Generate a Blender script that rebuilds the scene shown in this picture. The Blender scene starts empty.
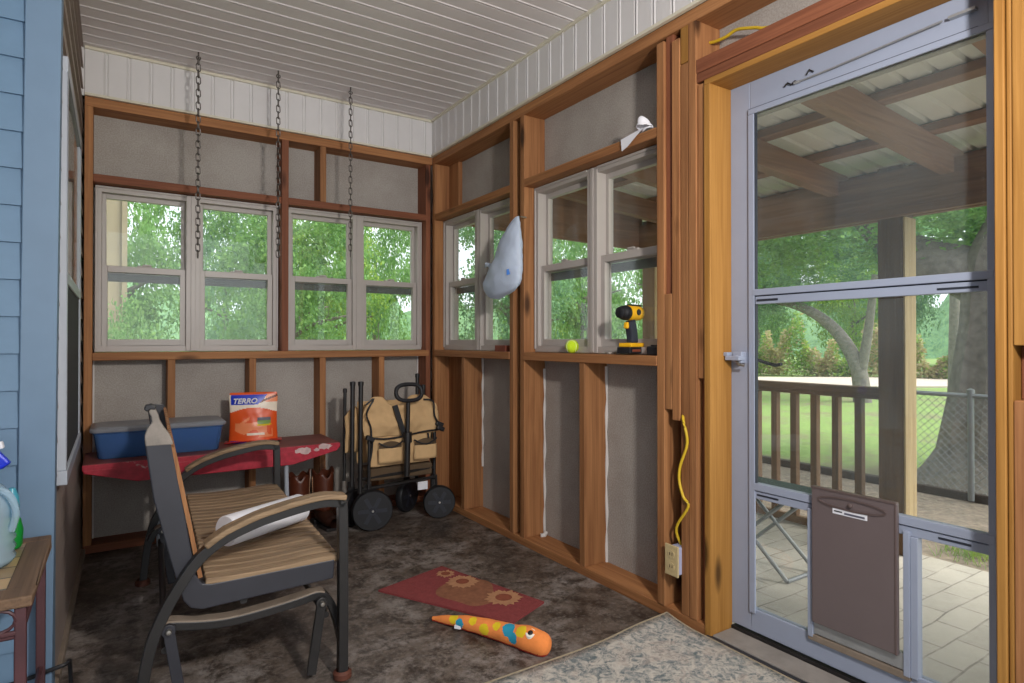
import bpy, bmesh, math, random
from mathutils import Vector, Matrix, noise
random.seed(7)
sc = bpy.context.scene
COL = sc.collection
PI = math.pi

# ------------------------------------------------------------------ materials
def s2l(c):
    return tuple((v/12.92 if v <= .04045 else ((v+.055)/1.055)**2.4) for v in c)
def rgb(r, g, b):
    return s2l((r/255, g/255, b/255)) + (1,)

class N:
    """tiny node helper"""
    def __init__(s, name):
        s.m = bpy.data.materials.new(name); s.m.use_nodes = True
        s.t = s.m.node_tree; s.b = s.t.nodes['Principled BSDF']; s.out = s.t.nodes['Material Output']
    def n(s, typ, **kw):
        x = s.t.nodes.new(typ)
        for k, v in kw.items():
            if k in x.inputs: x.inputs[k].default_value = v
            else: setattr(x, k, v)
        return x
    def l(s, a, b): s.t.links.new(a, b)
    def coord(s, scale=(1, 1, 1), rnd=True):
        tc = s.n('ShaderNodeTexCoord'); mp = s.n('ShaderNodeMapping'); mp.inputs['Scale'].default_value = scale
        s.l(tc.outputs['Object'], mp.inputs['Vector'])
        if rnd:
            oi = s.n('ShaderNodeObjectInfo'); mul = s.n('ShaderNodeMath', operation='MULTIPLY'); mul.inputs[1].default_value = 37
            s.l(oi.outputs['Random'], mul.inputs[0]); s.rnd = mul.outputs[0]; s.rnd1 = oi.outputs['Random']
        return mp.outputs['Vector']
    def noise(s, vec, scale, detail=4, rough=.5, dist=0., w=None):
        x = s.n('ShaderNodeTexNoise'); x.inputs['Scale'].default_value = scale; x.inputs['Detail'].default_value = detail
        x.inputs['Roughness'].default_value = rough; x.inputs['Distortion'].default_value = dist
        if w is not None:
            x.noise_dimensions = '4D'; s.l(w, x.inputs['W'])
        s.l(vec, x.inputs['Vector']); return x.outputs['Fac']
    def ramp(s, fac, stops, interp='LINEAR'):
        r = s.n('ShaderNodeValToRGB'); cr = r.color_ramp; cr.interpolation = interp
        while len(cr.elements) < len(stops): cr.elements.new(.5)
        for e, (p, c) in zip(cr.elements, stops): e.position = p; e.color = c
        s.l(fac, r.inputs[0]); return r.outputs[0]
    def mix(s, fac, a, b, typ='MIX'):
        x = s.n('ShaderNodeMix', data_type='RGBA', blend_type=typ)
        for sock, v in ((0, fac), (6, a), (7, b)):
            if hasattr(v, 'is_linked') or hasattr(v, 'links'): s.l(v, x.inputs[sock])
            else: x.inputs[sock].default_value = v
        return x.outputs[2]
    def base(s, c): 
        if isinstance(c, tuple): s.b.inputs['Base Color'].default_value = c
        else: s.l(c, s.b.inputs['Base Color'])
    def bump(s, h, strength=.3, dist=.01):
        b = s.n('ShaderNodeBump'); b.inputs['Strength'].default_value = strength; b.inputs['Distance'].default_value = dist
        s.l(h, b.inputs['Height']); s.l(b.outputs[0], s.b.inputs['Normal'])
    def rough(s, v): s.b.inputs['Roughness'].default_value = v; return s

def plain(name, c, rough=.5, metal=0., var=.12, scale=9, bump=0., spec=.5):
    k = N(name); v = k.coord()
    f = k.noise(v, scale, 5, .6, w=k.rnd)
    d = tuple(x*(1-var) for x in c[:3])+(1,); e = tuple(min(1, x*(1+var)) for x in c[:3])+(1,)
    k.base(k.ramp(f, [(.3, d), (.7, e)])); k.rough(rough); k.b.inputs['Metallic'].default_value = metal
    k.b.inputs['Specular IOR Level'].default_value = spec
    if bump: k.bump(f, bump, .01)
    return k.m

def wood(name, dark, light, axis=2, fine=1., knots=True, rough=.65, spread=.35):
    k = N(name); sc_ = [11*fine]*3; sc_[axis] = .55*fine
    v = k.coord(tuple(sc_))
    f = k.noise(v, 2.2, 5, .6, .7, w=k.rnd)
    v2 = k.coord(tuple([60*fine if i != axis else 1.2 for i in range(3)]))
    f2 = k.noise(v2, 2, 3, .6, .2, w=k.rnd)
    c = k.ramp(f, [(.32, dark), (.68, light)])
    c = k.mix(.35, c, k.ramp(f2, [(.35, tuple(x*.72 for x in dark[:3])+(1,)), (.65, light)]))
    # member to member tint
    hs = k.n('ShaderNodeHueSaturation'); mr = k.n('ShaderNodeMapRange'); mr.inputs[3].default_value = 1-spread*.5; mr.inputs[4].default_value = 1+spread*.5
    k.l(k.rnd1, mr.inputs[0]); k.l(mr.outputs[0], hs.inputs['Value']); k.l(c, hs.inputs['Color']); c = hs.outputs[0]
    if knots:
        kv = k.coord(tuple([8.5 if i != axis else 2.6 for i in range(3)]))
        vo = k.n('ShaderNodeTexVoronoi'); vo.voronoi_dimensions = '4D'; vo.inputs['Scale'].default_value = 1.; k.l(kv, vo.inputs['Vector']); k.l(k.rnd, vo.inputs['W'])
        m = k.ramp(vo.outputs['Distance'], [(.13, (1, 1, 1, 1)), (.24, (0, 0, 0, 1))])
        c = k.mix(m, c, tuple(x*.3 for x in dark[:3])+(1,))
    k.base(c); k.rough(rough); k.bump(f2, .15, .004)
    k.b.inputs['Specular IOR Level'].default_value = .3
    return k.m

M = {}
for a, nm in enumerate('xyz'):
    M['fir_'+nm] = wood('framing_fir_'+nm, rgb(126, 80, 48), rgb(176, 124, 80), a)
    M['red_'+nm] = wood('reddish_fir_'+nm, rgb(108, 60, 40), rgb(148, 92, 64), a)
    M['pine_'+nm] = wood('yellow_pine_'+nm, rgb(144, 98, 40), rgb(174, 126, 64), a, spread=.15)
    M['deck_'+nm] = wood('porch_timber_'+nm, rgb(122, 90, 68), rgb(162, 124, 98), a, knots=False)
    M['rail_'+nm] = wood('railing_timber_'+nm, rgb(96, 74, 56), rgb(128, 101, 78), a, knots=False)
    M['teak_'+nm] = wood('weathered_slat_'+nm, rgb(100, 80, 60), rgb(164, 138, 108), a, 1.6, False)

def sheath():
    k = N('grey_sheathing'); v = k.coord()
    f = k.noise(v, 150, 2, .6); g = k.noise(v, 4, 5, .6)
    c = k.ramp(f, [(.35, rgb(146, 139, 132)), (.65, rgb(178, 171, 164))])
    c = k.mix(.35, c, k.ramp(g, [(.35, rgb(138, 128, 119)), (.65, rgb(178, 172, 165))]))
    k.base(c); k.rough(.8); k.bump(f, .2, .002); return k.m
M['sheath'] = sheath()

def concrete():
    k = N('stained_concrete'); v = k.coord(rnd=False)
    a = k.noise(v, 2.6, 10, .72, .4); b = k.noise(v, 11, 9, .78, .3); c3 = k.noise(v, 48, 6, .75)
    c = k.ramp(a, [(.36, rgb(66, 56, 48)), (.5, rgb(104, 93, 84)), (.6, rgb(138, 130, 124)), (.72, rgb(172, 167, 164))])
    c = k.mix(k.ramp(b, [(.46, (0, 0, 0, 1)), (.60, (.9, .9, .9, 1))]), c, rgb(44, 33, 25))
    c = k.mix(k.ramp(c3, [(.53, (0, 0, 0, 1)), (.7, (.6, .6, .6, 1))]), c, rgb(140, 134, 130))
    c = k.mix(k.ramp(c3, [(.32, (.6, .6, .6, 1)), (.45, (0, 0, 0, 1))]), c, rgb(40, 32, 26))
    k.base(c); k.b.inputs['Roughness'].default_value = .5; k.bump(b, .12, .004); return k.m
M['concrete'] = concrete()
M['soffit'] = plain('white_vinyl_soffit', rgb(216, 213, 212), .5, var=.03)
M['soffit_trim'] = plain('cream_soffit_channel', rgb(214, 208, 188), .5, var=.03)
M['ceil'] = plain('white_ceiling_soffit', rgb(222, 216, 214), .45, var=.03)
M['blue'] = plain('blue_lap_siding', rgb(100, 128, 154), .55, var=.06, scale=14, bump=.05)
M['bluetrim'] = plain('pale_blue_corner_board', rgb(102, 126, 150), .55, var=.05)
M['brownsiding'] = plain('brown_grey_lap_siding', rgb(150, 136, 128), .6, var=.08)
M['vinyl'] = plain('taupe_window_vinyl', rgb(176, 168, 162), .4, var=.03)
M['whitevinyl'] = plain('white_window_vinyl', rgb(170, 176, 186), .4, var=.03)
M['door'] = plain('pale_grey_door_aluminium', rgb(150, 158, 177), .35, var=.03)
M['doordark'] = plain('dark_door_gasket', rgb(40, 44, 54), .5)
M['alu'] = plain('bare_aluminium', rgb(170, 172, 174), .4, .6, var=.1)
M['brownplastic'] = plain('brown_plastic', rgb(104, 92, 92), .4, var=.04)
M['brownplastic2'] = plain('recessed_brown_plastic', rgb(92, 78, 76), .4, var=.04)
M['blackmetal'] = plain('black_painted_metal', rgb(34, 32, 32), .4, var=.25)
M['charcoal'] = plain('charcoal_painted_metal', rgb(44, 44, 51), .5, var=.15)
M['dusty'] = plain('dusty_bar_top', rgb(128, 114, 100), .7, var=.2)
M['wornwhite'] = plain('worn_white_scroll', rgb(132, 124, 116), .7, var=.3, scale=16)
M['rust'] = plain('rusty_metal', rgb(86, 46, 32), .7, var=.4, scale=20)
M['steel'] = plain('bolt_steel', rgb(170, 165, 158), .35, .9)
M['white'] = plain('white_paper', rgb(226, 226, 232), .8, var=.02)
M['card'] = plain('brown_cardboard', rgb(92, 74, 58), .9)
M['redpaint'] = plain('worn_red_paint', rgb(150, 26, 44), .5, var=.15, scale=6)
def redpaint():
    k = N('chipped_red_paint'); v = k.coord(rnd=False)
    f = k.noise(v, 5, 6, .6, .4); g = k.noise(v, 30, 3, .6)
    c = k.ramp(g, [(.3, rgb(150, 18, 40)), (.7, rgb(186, 34, 58))])
    c = k.mix(k.ramp(f, [(.64, (0, 0, 0, 1)), (.66, (1, 1, 1, 1))]), c, rgb(190, 165, 160))
    k.base(c); k.rough(.45); return k.m
M['redpaint'] = redpaint()
M['barewood'] = plain('chipped_pale_primer', rgb(196, 170, 168), .8, var=.25, scale=40)
M['redtop'] = plain('faded_red_board', rgb(122, 66, 60), .55, var=.3, scale=5)
M['greylid'] = plain('grey_plastic_lid', rgb(132, 134, 140), .35, var=.04)
M['navy'] = plain('blue_cloth', rgb(26, 66, 130), .9, var=.25, scale=12)
M['pinkcloth'] = plain('crimson_cloth', rgb(150, 50, 74), .9, var=.2)
M['khaki'] = plain('khaki_canvas', rgb(204, 168, 122), .9, var=.1, scale=14, bump=.2)
M['khakidark'] = plain('shaded_mesh_pocket', rgb(90, 72, 52), .9, var=.1)  # darker brown for the pocket mesh and folded base
M['tyre'] = plain('black_tyre', rgb(22, 22, 26), .6, var=.2)
M['hub'] = plain('black_plastic_hub', rgb(30, 32, 42), .45, var=.1)
M['leather'] = plain('brown_leather', rgb(86, 42, 26), .4, var=.25, scale=7)
M['leatherdark'] = plain('dark_boot_foot', rgb(48, 26, 18), .4, var=.25)
M['piping'] = plain('pale_boot_piping', rgb(160, 120, 90), .6)
M['plush'] = plain('orange_plush', rgb(238, 140, 70), .95, var=.12, scale=20, bump=.1)
M['plushyel'] = plain('yellow_plush_spot', rgb(226, 196, 30), .95, var=.1)
M['plushblue'] = plain('teal_plush_patch', rgb(40, 150, 180), .95, var=.1)
M['plushred'] = plain('red_plush_belly', rgb(210, 60, 40), .95, var=.1)
M['eyew'] = plain('white_felt', rgb(235, 232, 220), .9)
M['eyeb'] = plain('black_felt', rgb(20, 20, 20), .6)
M['mat'] = plain('red_coir_mat', rgb(134, 58, 58), .95, var=.14, scale=60, bump=.4)
M['matpetal'] = plain('tan_printed_petal', rgb(176, 128, 92), .95, var=.15, scale=50)
M['matcentre'] = plain('brown_printed_centre', rgb(136, 72, 50), .95, var=.2, scale=50)
M['matleaf'] = plain('faded_brown_print', rgb(136, 88, 62), .95, var=.2, scale=40)
M['yellow'] = plain('yellow_tool_plastic', rgb(236, 178, 28), .4, var=.05)
M['black'] = plain('black_rubber', rgb(24, 24, 28), .5, var=.15)
M['darkslate'] = plain('black_grip', rgb(38, 42, 54), .6)
M['tennis'] = plain('tennis_felt', rgb(196, 226, 40), .95, var=.08, scale=60, bump=.2)
M['tennisline'] = plain('pale_seam', rgb(225, 235, 190), .9)
M['brick'] = plain('reddish_block', rgb(120, 58, 38), .7, var=.25)
M['outlet'] = plain('almond_outlet_plate', rgb(196, 176, 132), .4, var=.03)
M['outletbox'] = plain('pale_blue_outlet_box', rgb(168, 172, 200), .45, var=.04)
M['ywire'] = plain('yellow_cable_jacket', rgb(206, 172, 40), .5, var=.06)
M['foam'] = plain('white_foam_bead', rgb(205, 200, 196), .8, var=.05)
M['chain'] = plain('galvanised_chain', rgb(96, 90, 86), .45, .7, var=.2)
M['maroon'] = plain('maroon_iron', rgb(76, 44, 48), .5, var=.25)
M['tabwood'] = wood('table_frame_wood', rgb(82, 64, 50), rgb(124, 98, 76), 1, 1, False)
M['ribblue'] = plain('deep_blue_plastic', rgb(30, 50, 200), .3)
M['greenp'] = plain('green_plastic', rgb(20, 130, 50), .3)
M['tealp'] = plain('teal_bottle', rgb(70, 150, 170), .3)
M['bagblue'] = plain('blue_bag_print', rgb(60, 120, 200), .5)
M['orange'] = plain('orange_pouch', rgb(226, 88, 34), .35, var=.06)
M['orangel'] = plain('light_orange_pouch', rgb(238, 140, 92), .35, var=.06)
M['royal'] = plain('royal_blue_print', rgb(26, 56, 190), .35, var=.03)
M['purple'] = plain('purple_print', rgb(100, 50, 150), .35)
M['cream'] = plain('cream_print', rgb(240, 225, 205), .4)
M['antbrown'] = plain('brown_print', rgb(110, 50, 24), .4)
M['greenprint'] = plain('green_print', rgb(120, 150, 60), .4)
M['greyprint'] = plain('grey_print', rgb(95, 95, 110), .4)
M['redfoot'] = plain('red_pouch_gusset', rgb(205, 44, 40), .35)
M['bark'] = plain('grey_bark', rgb(124, 117, 110), .95, var=.35, scale=16, bump=.8)
M['metalroof'] = plain('galvanised_roof_sheet', rgb(234, 234, 226), .5, .0, var=.06)
M['fence'] = plain('galvanised_fence', rgb(140, 143, 145), .5, .3, var=.1)
M['postlight'] = wood('pale_post_face', rgb(150, 126, 90), rgb(190, 168, 128), 2, 1, False)  # paler wood colour stands in for daylight on the post's open side
M['shed'] = plain('tan_shed_board', rgb(150, 138, 112), .8, var=.1)
M['darkgreen'] = plain('dark_green_fabric', rgb(52, 70, 66), .8)
M['screenbar'] = plain('dark_screen_bar', rgb(88, 92, 88), .6)
M['screen'] = plain('black_insect_screen', rgb(34, 34, 36), .8, var=.1)
M['innershade'] = plain('tan_window_shade', rgb(150, 134, 120), .8, var=.06)  # tan colour of the reflection seen in the upper glass
M['threshold'] = plain('dull_grey_threshold', rgb(140, 134, 128), .6, var=.2, scale=12)

def glass(name, tint=(.96, .97, .965, 1), refl=.9):
    k = N(name); t = k.t; t.nodes.remove(k.b)
    tr = k.n('ShaderNodeBsdfTransparent'); tr.inputs[0].default_value = tint
    gl = k.n('ShaderNodeBsdfGlossy'); gl.inputs['Roughness'].default_value = .02; gl.inputs[0].default_value = (refl, refl, refl, 1)
    lw = k.n('ShaderNodeLayerWeight'); pw = k.n('ShaderNodeMath', operation='POWER'); pw.inputs[1].default_value = 4.5; k.l(lw.outputs['Facing'], pw.inputs[0]); fr = k.n('ShaderNodeMath', operation='MULTIPLY_ADD'); fr.inputs[1].default_value = .6; fr.inputs[2].default_value = .035; k.l(pw.outputs[0], fr.inputs[0])
    mx = k.n('ShaderNodeMixShader'); k.l(fr.outputs[0], mx.inputs[0]); k.l(tr.outputs[0], mx.inputs[1]); k.l(gl.outputs[0], mx.inputs[2])
    # a little dust on the pane
    df = k.n('ShaderNodeBsdfDiffuse'); df.inputs[0].default_value = rgb(196, 206, 206)
    v = k.coord(rnd=False); f = k.noise(v, 3, 3, .5)
    r = k.ramp(f, [(.3, (.02, .02, .02, 1)), (.75, (.06, .06, .06, 1))])
    m2 = k.n('ShaderNodeMixShader'); k.l(r, m2.inputs[0]); k.l(mx.outputs[0], m2.inputs[1]); k.l(df.outputs[0], m2.inputs[2])
    k.l(m2.outputs[0], k.out.inputs[0]); return k.m
M['glass'] = glass('dusty_window_glass')

def clear(name, col, alpha, rough=.15):
    k = N(name); k.base(col); k.rough(rough)
    tr = k.n('ShaderNodeBsdfTransparent'); tr.inputs[0].default_value = col
    mx = k.n('ShaderNodeMixShader'); mx.inputs[0].default_value = alpha
    k.l(tr.outputs[0], mx.inputs[1]); k.l(k.b.outputs[0], mx.inputs[2]); k.l(mx.outputs[0], k.out.inputs[0]); return k.m
M['clearblue'] = clear('clear_blue_tub', rgb(120, 168, 226), .28)
M['clearjug'] = clear('clear_jug_plastic', rgb(205, 225, 236), .35)
M['bagplastic'] = None
def bagp():
    k = N('thin_white_bag'); k.base(rgb(214, 226, 244)); k.rough(.45)
    tl = k.n('ShaderNodeBsdfTranslucent'); tl.inputs[0].default_value = rgb(214, 226, 244)
    mx = k.n('ShaderNodeMixShader'); mx.inputs[0].default_value = .3
    k.l(k.b.outputs[0], mx.inputs[1]); k.l(tl.outputs[0], mx.inputs[2]); k.l(mx.outputs[0], k.out.inputs[0])
    v = k.coord(); f = k.noise(v, 22, 4, .6, .5); k.bump(f, .4, .01); return k.m
M['bagplastic'] = bagp()

def rugm():
    k = N('distressed_floral_rug'); v = k.coord(rnd=False)
    a = k.noise(v, 24, 6, .75, 1.4); b = k.noise(v, 46, 4, .7, .8); c3 = k.noise(v, 6, 3, .6, 1.5)
    vo = k.n('ShaderNodeTexVoronoi'); vo.inputs['Scale'].default_value = 9; k.l(v, vo.inputs['Vector'])
    c = k.ramp(a, [(.40, rgb(96, 106, 108)), (.47, rgb(134, 138, 138)), (.53, rgb(166, 162, 154)), (.62, rgb(190, 186, 178))])
    c = k.mix(k.ramp(c3, [(.52, (0, 0, 0, 1)), (.62, (.4, .4, .4, 1))]), c, rgb(178, 160, 148))
    c = k.mix(k.ramp(vo.outputs['Distance'], [(.1, (.55, .55, .55, 1)), (.3, (0, 0, 0, 1))]), c, rgb(110, 118, 120))
    c = k.mix(k.ramp(b, [(.5, (0, 0, 0, 1)), (.62, (.75, .75, .75, 1))]), c, rgb(198, 190, 178))
    k.base(c); k.rough(.95); k.bump(b, .3, .004); return k.m
M['rug'] = rugm()
M['rugedge'] = plain('tan_rug_binding', rgb(150, 138, 116), .95, scale=80)

def tile():
    k = N('mosaic_tile'); v = k.coord(rnd=False)
    br = k.n('ShaderNodeTexBrick', offset=0.0); k.l(v, br.inputs['Vector'])
    br.inputs['Scale'].default_value = 1; br.inputs['Brick Width'].default_value = .1; br.inputs['Row Height'].default_value = .085; br.inputs['Mortar Size'].default_value = .003
    br.inputs['Color1'].default_value = rgb(196, 160, 112); br.inputs['Color2'].default_value = rgb(90, 88, 78); br.inputs['Mortar'].default_value = rgb(60, 52, 46)
    k.base(br.outputs[0]); k.rough(.35); return k.m
M['tile'] = tile()

def pavers():
    k = N('grey_brick_pavers'); v = k.coord(rnd=False)
    wn = k.n('ShaderNodeTexNoise'); wn.inputs['Scale'].default_value = 3; k.l(v, wn.inputs['Vector'])
    mv = k.n('ShaderNodeMixRGB'); mv.inputs[0].default_value = .03; k.l(v, mv.inputs[1]); k.l(wn.outputs['Color'], mv.inputs[2])
    br = k.n('ShaderNodeTexBrick'); k.l(mv.outputs[0], br.inputs['Vector'])
    br.inputs['Scale'].default_value = 1; br.inputs['Brick Width'].default_value = .24; br.inputs['Row Height'].default_value = .12; br.inputs['Mortar Size'].default_value = .004
    br.inputs['Color1'].default_value = rgb(176, 170, 160); br.inputs['Color2'].default_value = rgb(192, 185, 174); br.inputs['Mortar'].default_value = rgb(134, 128, 120)
    f = k.noise(v, 7, 6, .7)
    c = k.mix(k.ramp(f, [(.4, (.0, .0, .0, 1)), (.7, (.8, .8, .8, 1))]), br.outputs[0], rgb(200, 193, 182))
    k.base(c); k.rough(.9); return k.m
M['pavers'] = pavers()

def lawnm():
    k = N('mown_grass'); v = k.coord(rnd=False)
    a = k.noise(v, .8, 7, .7); b = k.noise(v, 16, 6, .75)
    c = k.ramp(b, [(.3, rgb(92, 120, 62)), (.7, rgb(150, 176, 98))])
    c = k.mix(k.ramp(a, [(.5, (0, 0, 0, 1)), (.62, (.8, .8, .8, 1))]), c, rgb(128, 116, 96))
    k.base(c); k.rough(.95); k.bump(b, .6, .03); return k.m
M['lawn'] = lawnm()
M['gravel'] = plain('gravel_and_leaf_litter', rgb(140, 126, 112), .95, var=.45, scale=30, bump=.6)
M['drive'] = plain('pale_gravel_drive', rgb(194, 180, 168), .95, var=.08, scale=6)
M['edging'] = plain('dark_timber_edging', rgb(70, 60, 54), .9, var=.2)

def leafm(name, c1, c2, c3):
    k = N(name); v = k.coord()
    f = k.noise(v, 2.2, 3, .6, w=k.rnd); g = k.noise(v, 11, 3, .7, w=k.rnd)
    c = k.mix(k.ramp(g, [(.35, (0, 0, 0, 1)), (.65, (.8, .8, .8, 1))]), k.ramp(f, [(.35, c1), (.65, c2)]), c3)
    k.base(c); k.rough(.6); k.b.inputs['Specular IOR Level'].default_value = .3
    tl = k.n('ShaderNodeBsdfTranslucent'); k.l(c, tl.inputs[0])
    mx = k.n('ShaderNodeMixShader'); mx.inputs[0].default_value = .45
    k.l(k.b.outputs[0], mx.inputs[1]); k.l(tl.outputs[0], mx.inputs[2]); k.l(mx.outputs[0], k.out.inputs[0]); return k.m
M['leafA'] = leafm('green_leaves', rgb(58, 104, 66), rgb(128, 178, 108), rgb(166, 204, 116))
M['leafB'] = leafm('yellow_green_leaves', rgb(120, 160, 60), rgb(196, 214, 92), rgb(104, 156, 92))
M['leafC'] = leafm('blue_green_leaves', rgb(62, 108, 88), rgb(134, 178, 142), rgb(160, 198, 130))
M['brush'] = leafm('pinkish_brush', rgb(184, 150, 128), rgb(212, 190, 162), rgb(170, 184, 110))

# ------------------------------------------------------------------ mesh builder
ORG = {}
class MB:
    def __init__(s): s.v = []; s.f = []; s.m = []
    def add(s, vs, fs, mi=0):
        o = len(s.v); s.v += [Vector(p) for p in vs]
        for f in fs: s.f.append([o+i for i in f]); s.m.append(mi)
        return s
    def box(s, x0, x1, y0, y1, z0, z1, mi=0):
        x0, x1 = min(x0, x1), max(x0, x1); y0, y1 = min(y0, y1), max(y0, y1); z0, z1 = min(z0, z1), max(z0, z1)
        vs = [(x, y, z) for z in (z0, z1) for y in (y0, y1) for x in (x0, x1)]
        return s.add(vs, [(0, 2, 3, 1), (4, 5, 7, 6), (0, 1, 5, 4), (2, 6, 7, 3), (0, 4, 6, 2), (1, 3, 7, 5)], mi)
    def obox(s, c, size, R, mi=0):
        a, b, d = (v/2 for v in size); vs = [Vector(c)+R@Vector((x, y, z)) for z in (-d, d) for y in (-b, b) for x in (-a, a)]
        return s.add(vs, [(0, 2, 3, 1), (4, 5, 7, 6), (0, 1, 5, 4), (2, 6, 7, 3), (0, 4, 6, 2), (1, 3, 7, 5)], mi)
    def sweep(s, pts, sect, up=Vector((0, 1, 0)), mi=0, closed=False, scales=None, caps=True):
        pts = [Vector(p) for p in pts]; n = len(pts); k = len(sect); rings = []
        for i, p in enumerate(pts):
            a = pts[(i-1) % n] if (closed or i > 0) else p; b = pts[(i+1) % n] if (closed or i < n-1) else p
            t = (b-a).normalized(); side = (up-t*up.dot(t))
            if side.length < 1e-4: side = Vector((1, 0, 0))-t*t.x
            side.normalize(); nn = t.cross(side); q = scales[i] if scales else 1
            rings.append([p+side*(u*q)+nn*(w*q) for u, w in sect])
        vs = [v for r in rings for v in r]; fs = []
        for i in range(n if closed else n-1):
            j = (i+1) % n
            for a in range(k): b = (a+1) % k; fs.append((i*k+a, i*k+b, j*k+b, j*k+a))
        if not closed and caps: fs.append(tuple(range(k-1, -1, -1))); fs.append(tuple((n-1)*k+a for a in range(k)))
        return s.add(vs, fs, mi)
    def tube(s, pts, r, n=10, mi=0, closed=False, radii=None, up=Vector((.13, .31, .94))):
        sect = [(math.cos(2*PI*i/n), math.sin(2*PI*i/n)) for i in range(n)]
        return s.sweep(pts, sect, up, mi, closed, radii if radii else [r]*len(pts))
    def bar(s, pts, w, t, up=Vector((0, 1, 0)), mi=0, **k):
        return s.sweep(pts, [(-w/2, -t/2), (w/2, -t/2), (w/2, t/2), (-w/2, t/2)], up, mi, **k)
    def lathe(s, prof, c=(0, 0, 0), axis=Vector((0, 0, 1)), n=28, mi=0):
        axis = Vector(axis).normalized(); R = Vector((0, 0, 1)).rotation_difference(axis).to_matrix(); c = Vector(c)
        vs = [c+R@Vector((r*math.cos(2*PI*i/n), r*math.sin(2*PI*i/n), z)) for r, z in prof for i in range(n)]; fs = []
        for j in range(len(prof)-1):
            for i in range(n): q = (i+1) % n; fs.append((j*n+i, j*n+q, (j+1)*n+q, (j+1)*n+i))
        if prof[0][0] > 1e-5: fs.append(tuple(range(n-1, -1, -1)))
        if prof[-1][0] > 1e-5: fs.append(tuple((len(prof)-1)*n+i for i in range(n)))
        return s.add(vs, fs, mi)
    def prism(s, poly, f0, f1, mi=0):
        """poly: 2-D points; f0/f1 map a 2-D point to the two faces"""
        n = len(poly); vs = [f0(*p) for p in poly]+[f1(*p) for p in poly]
        fs = [tuple(range(n-1, -1, -1)), tuple(range(n, 2*n))]+[(i, (i+1) % n, n+(i+1) % n, n+i) for i in range(n)]
        return s.add(vs, fs, mi)
    def grid(s, fn, nu, nv, mi=0, mat=None, wrap=False):
        o = len(s.v)
        for j in range(nv+1):
            for i in range(nu+(0 if wrap else 1)): s.v.append(Vector(fn(i/nu, j/nv)))
        w = nu if wrap else nu+1
        for j in range(nv):
            for i in range(nu):
                q = (i+1) % w
                s.f.append([o+j*w+i, o+j*w+q, o+(j+1)*w+q, o+(j+1)*w+i]); s.m.append(mat((i+.5)/nu, (j+.5)/nv) if mat else mi)
        return s
    def build(s, name, mats, parent=None, smooth=False, bevel=0, local=False, solid=0, sub=0, flat_angle=40):
        if not isinstance(mats, (list, tuple)): mats = [mats]
        org = Vector((0, 0, 0))
        if parent is not None and not local: org = ORG.get(parent.name, Vector((0, 0, 0)))
        me = bpy.data.meshes.new(name); me.from_pydata([v-org for v in s.v], [], s.f)
        for m in mats: me.materials.append(m if not isinstance(m, str) else M[m])
        me.polygons.foreach_set('material_index', s.m)
        if smooth: me.polygons.foreach_set('use_smooth', [True]*len(me.polygons))
        bm = bmesh.new(); bm.from_mesh(me); bmesh.ops.remove_doubles(bm, verts=bm.verts, dist=1e-6); bmesh.ops.recalc_face_normals(bm, faces=bm.faces); bm.to_mesh(me); bm.free()
        if smooth:
            try: me.set_sharp_from_angle(angle=math.radians(flat_angle))
            except Exception: pass
        o = bpy.data.objects.new(name, me); COL.objects.link(o)
        if parent is not None: o.parent = parent
        ORG[o.name] = org
        if solid: x = o.modifiers.new('t', 'SOLIDIFY'); x.thickness = solid; x.offset = 0
        if bevel: x = o.modifiers.new('b', 'BEVEL'); x.width = bevel; x.segments = 2; x.limit_method = 'ANGLE'
        if sub: x = o.modifiers.new('s', 'SUBSURF'); x.levels = sub; x.render_levels = sub
        return o
    def own(s, name, mats, label, cat, loc=None, group=None, kind=None, **k):
        """a thing that is one mesh, its origin at loc"""
        if loc is None:
            xs = [v.x for v in s.v]; ys = [v.y for v in s.v]; zs = [v.z for v in s.v]
            loc = ((min(xs)+max(xs))/2, (min(ys)+max(ys))/2, min(zs))
        loc = Vector(loc); s.v = [v-loc for v in s.v]
        o = s.build(name, mats, **k); o.location = loc; tag(o, label, cat, group, kind); return o

def tag(o, label=None, cat=None, group=None, kind=None):
    if label: o['label'] = label
    if cat: o['category'] = cat
    if group: o['group'] = group
    if kind: o['kind'] = kind
    return o
def thing(name, label, cat, loc=(0, 0, 0), rotz=0, group=None, kind=None):
    o = bpy.data.objects.new(name, None); COL.objects.link(o); o.location = loc; o.rotation_euler = (0, 0, rotz)
    o.empty_display_size = .1
    ORG[o.name] = Vector(loc); return tag(o, label, cat, group, kind)
def dup(root, loc, rotz=0., label=None, group=None, scale=None):
    r = root.copy(); COL.objects.link(r); r.location = loc; r.rotation_euler = (0, 0, rotz)
    if scale: r.scale = scale
    if label: r['label'] = label
    if group: r['group'] = group
    for ch in list(root.children):
        c = ch.copy(); COL.objects.link(c); c.parent = r
        for g in ch.children:
            d = g.copy(); COL.objects.link(d); d.parent = c
    return r

# ------------------------------------------------------------------ room numbers
A = 1.855        # inner stud face of the right wall
S = A+.14        # its sheathing
B = 3.86         # inner stud face of the back wall
T = B+.14
LX = -.128       # left wall (house side) inner face
HC = 2.63        # ceiling
SB = 2.375       # bottom of the soffit band
HY_ = 2.29       # the blue house wall facing the camera

# floor / ceiling
MB().box(-2.6, S+.03, -2.2, T+.05, -.12, 0).own('floor', 'concrete', 'stained dark concrete porch floor', 'floor', (0, 0, 0), kind='structure')

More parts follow.
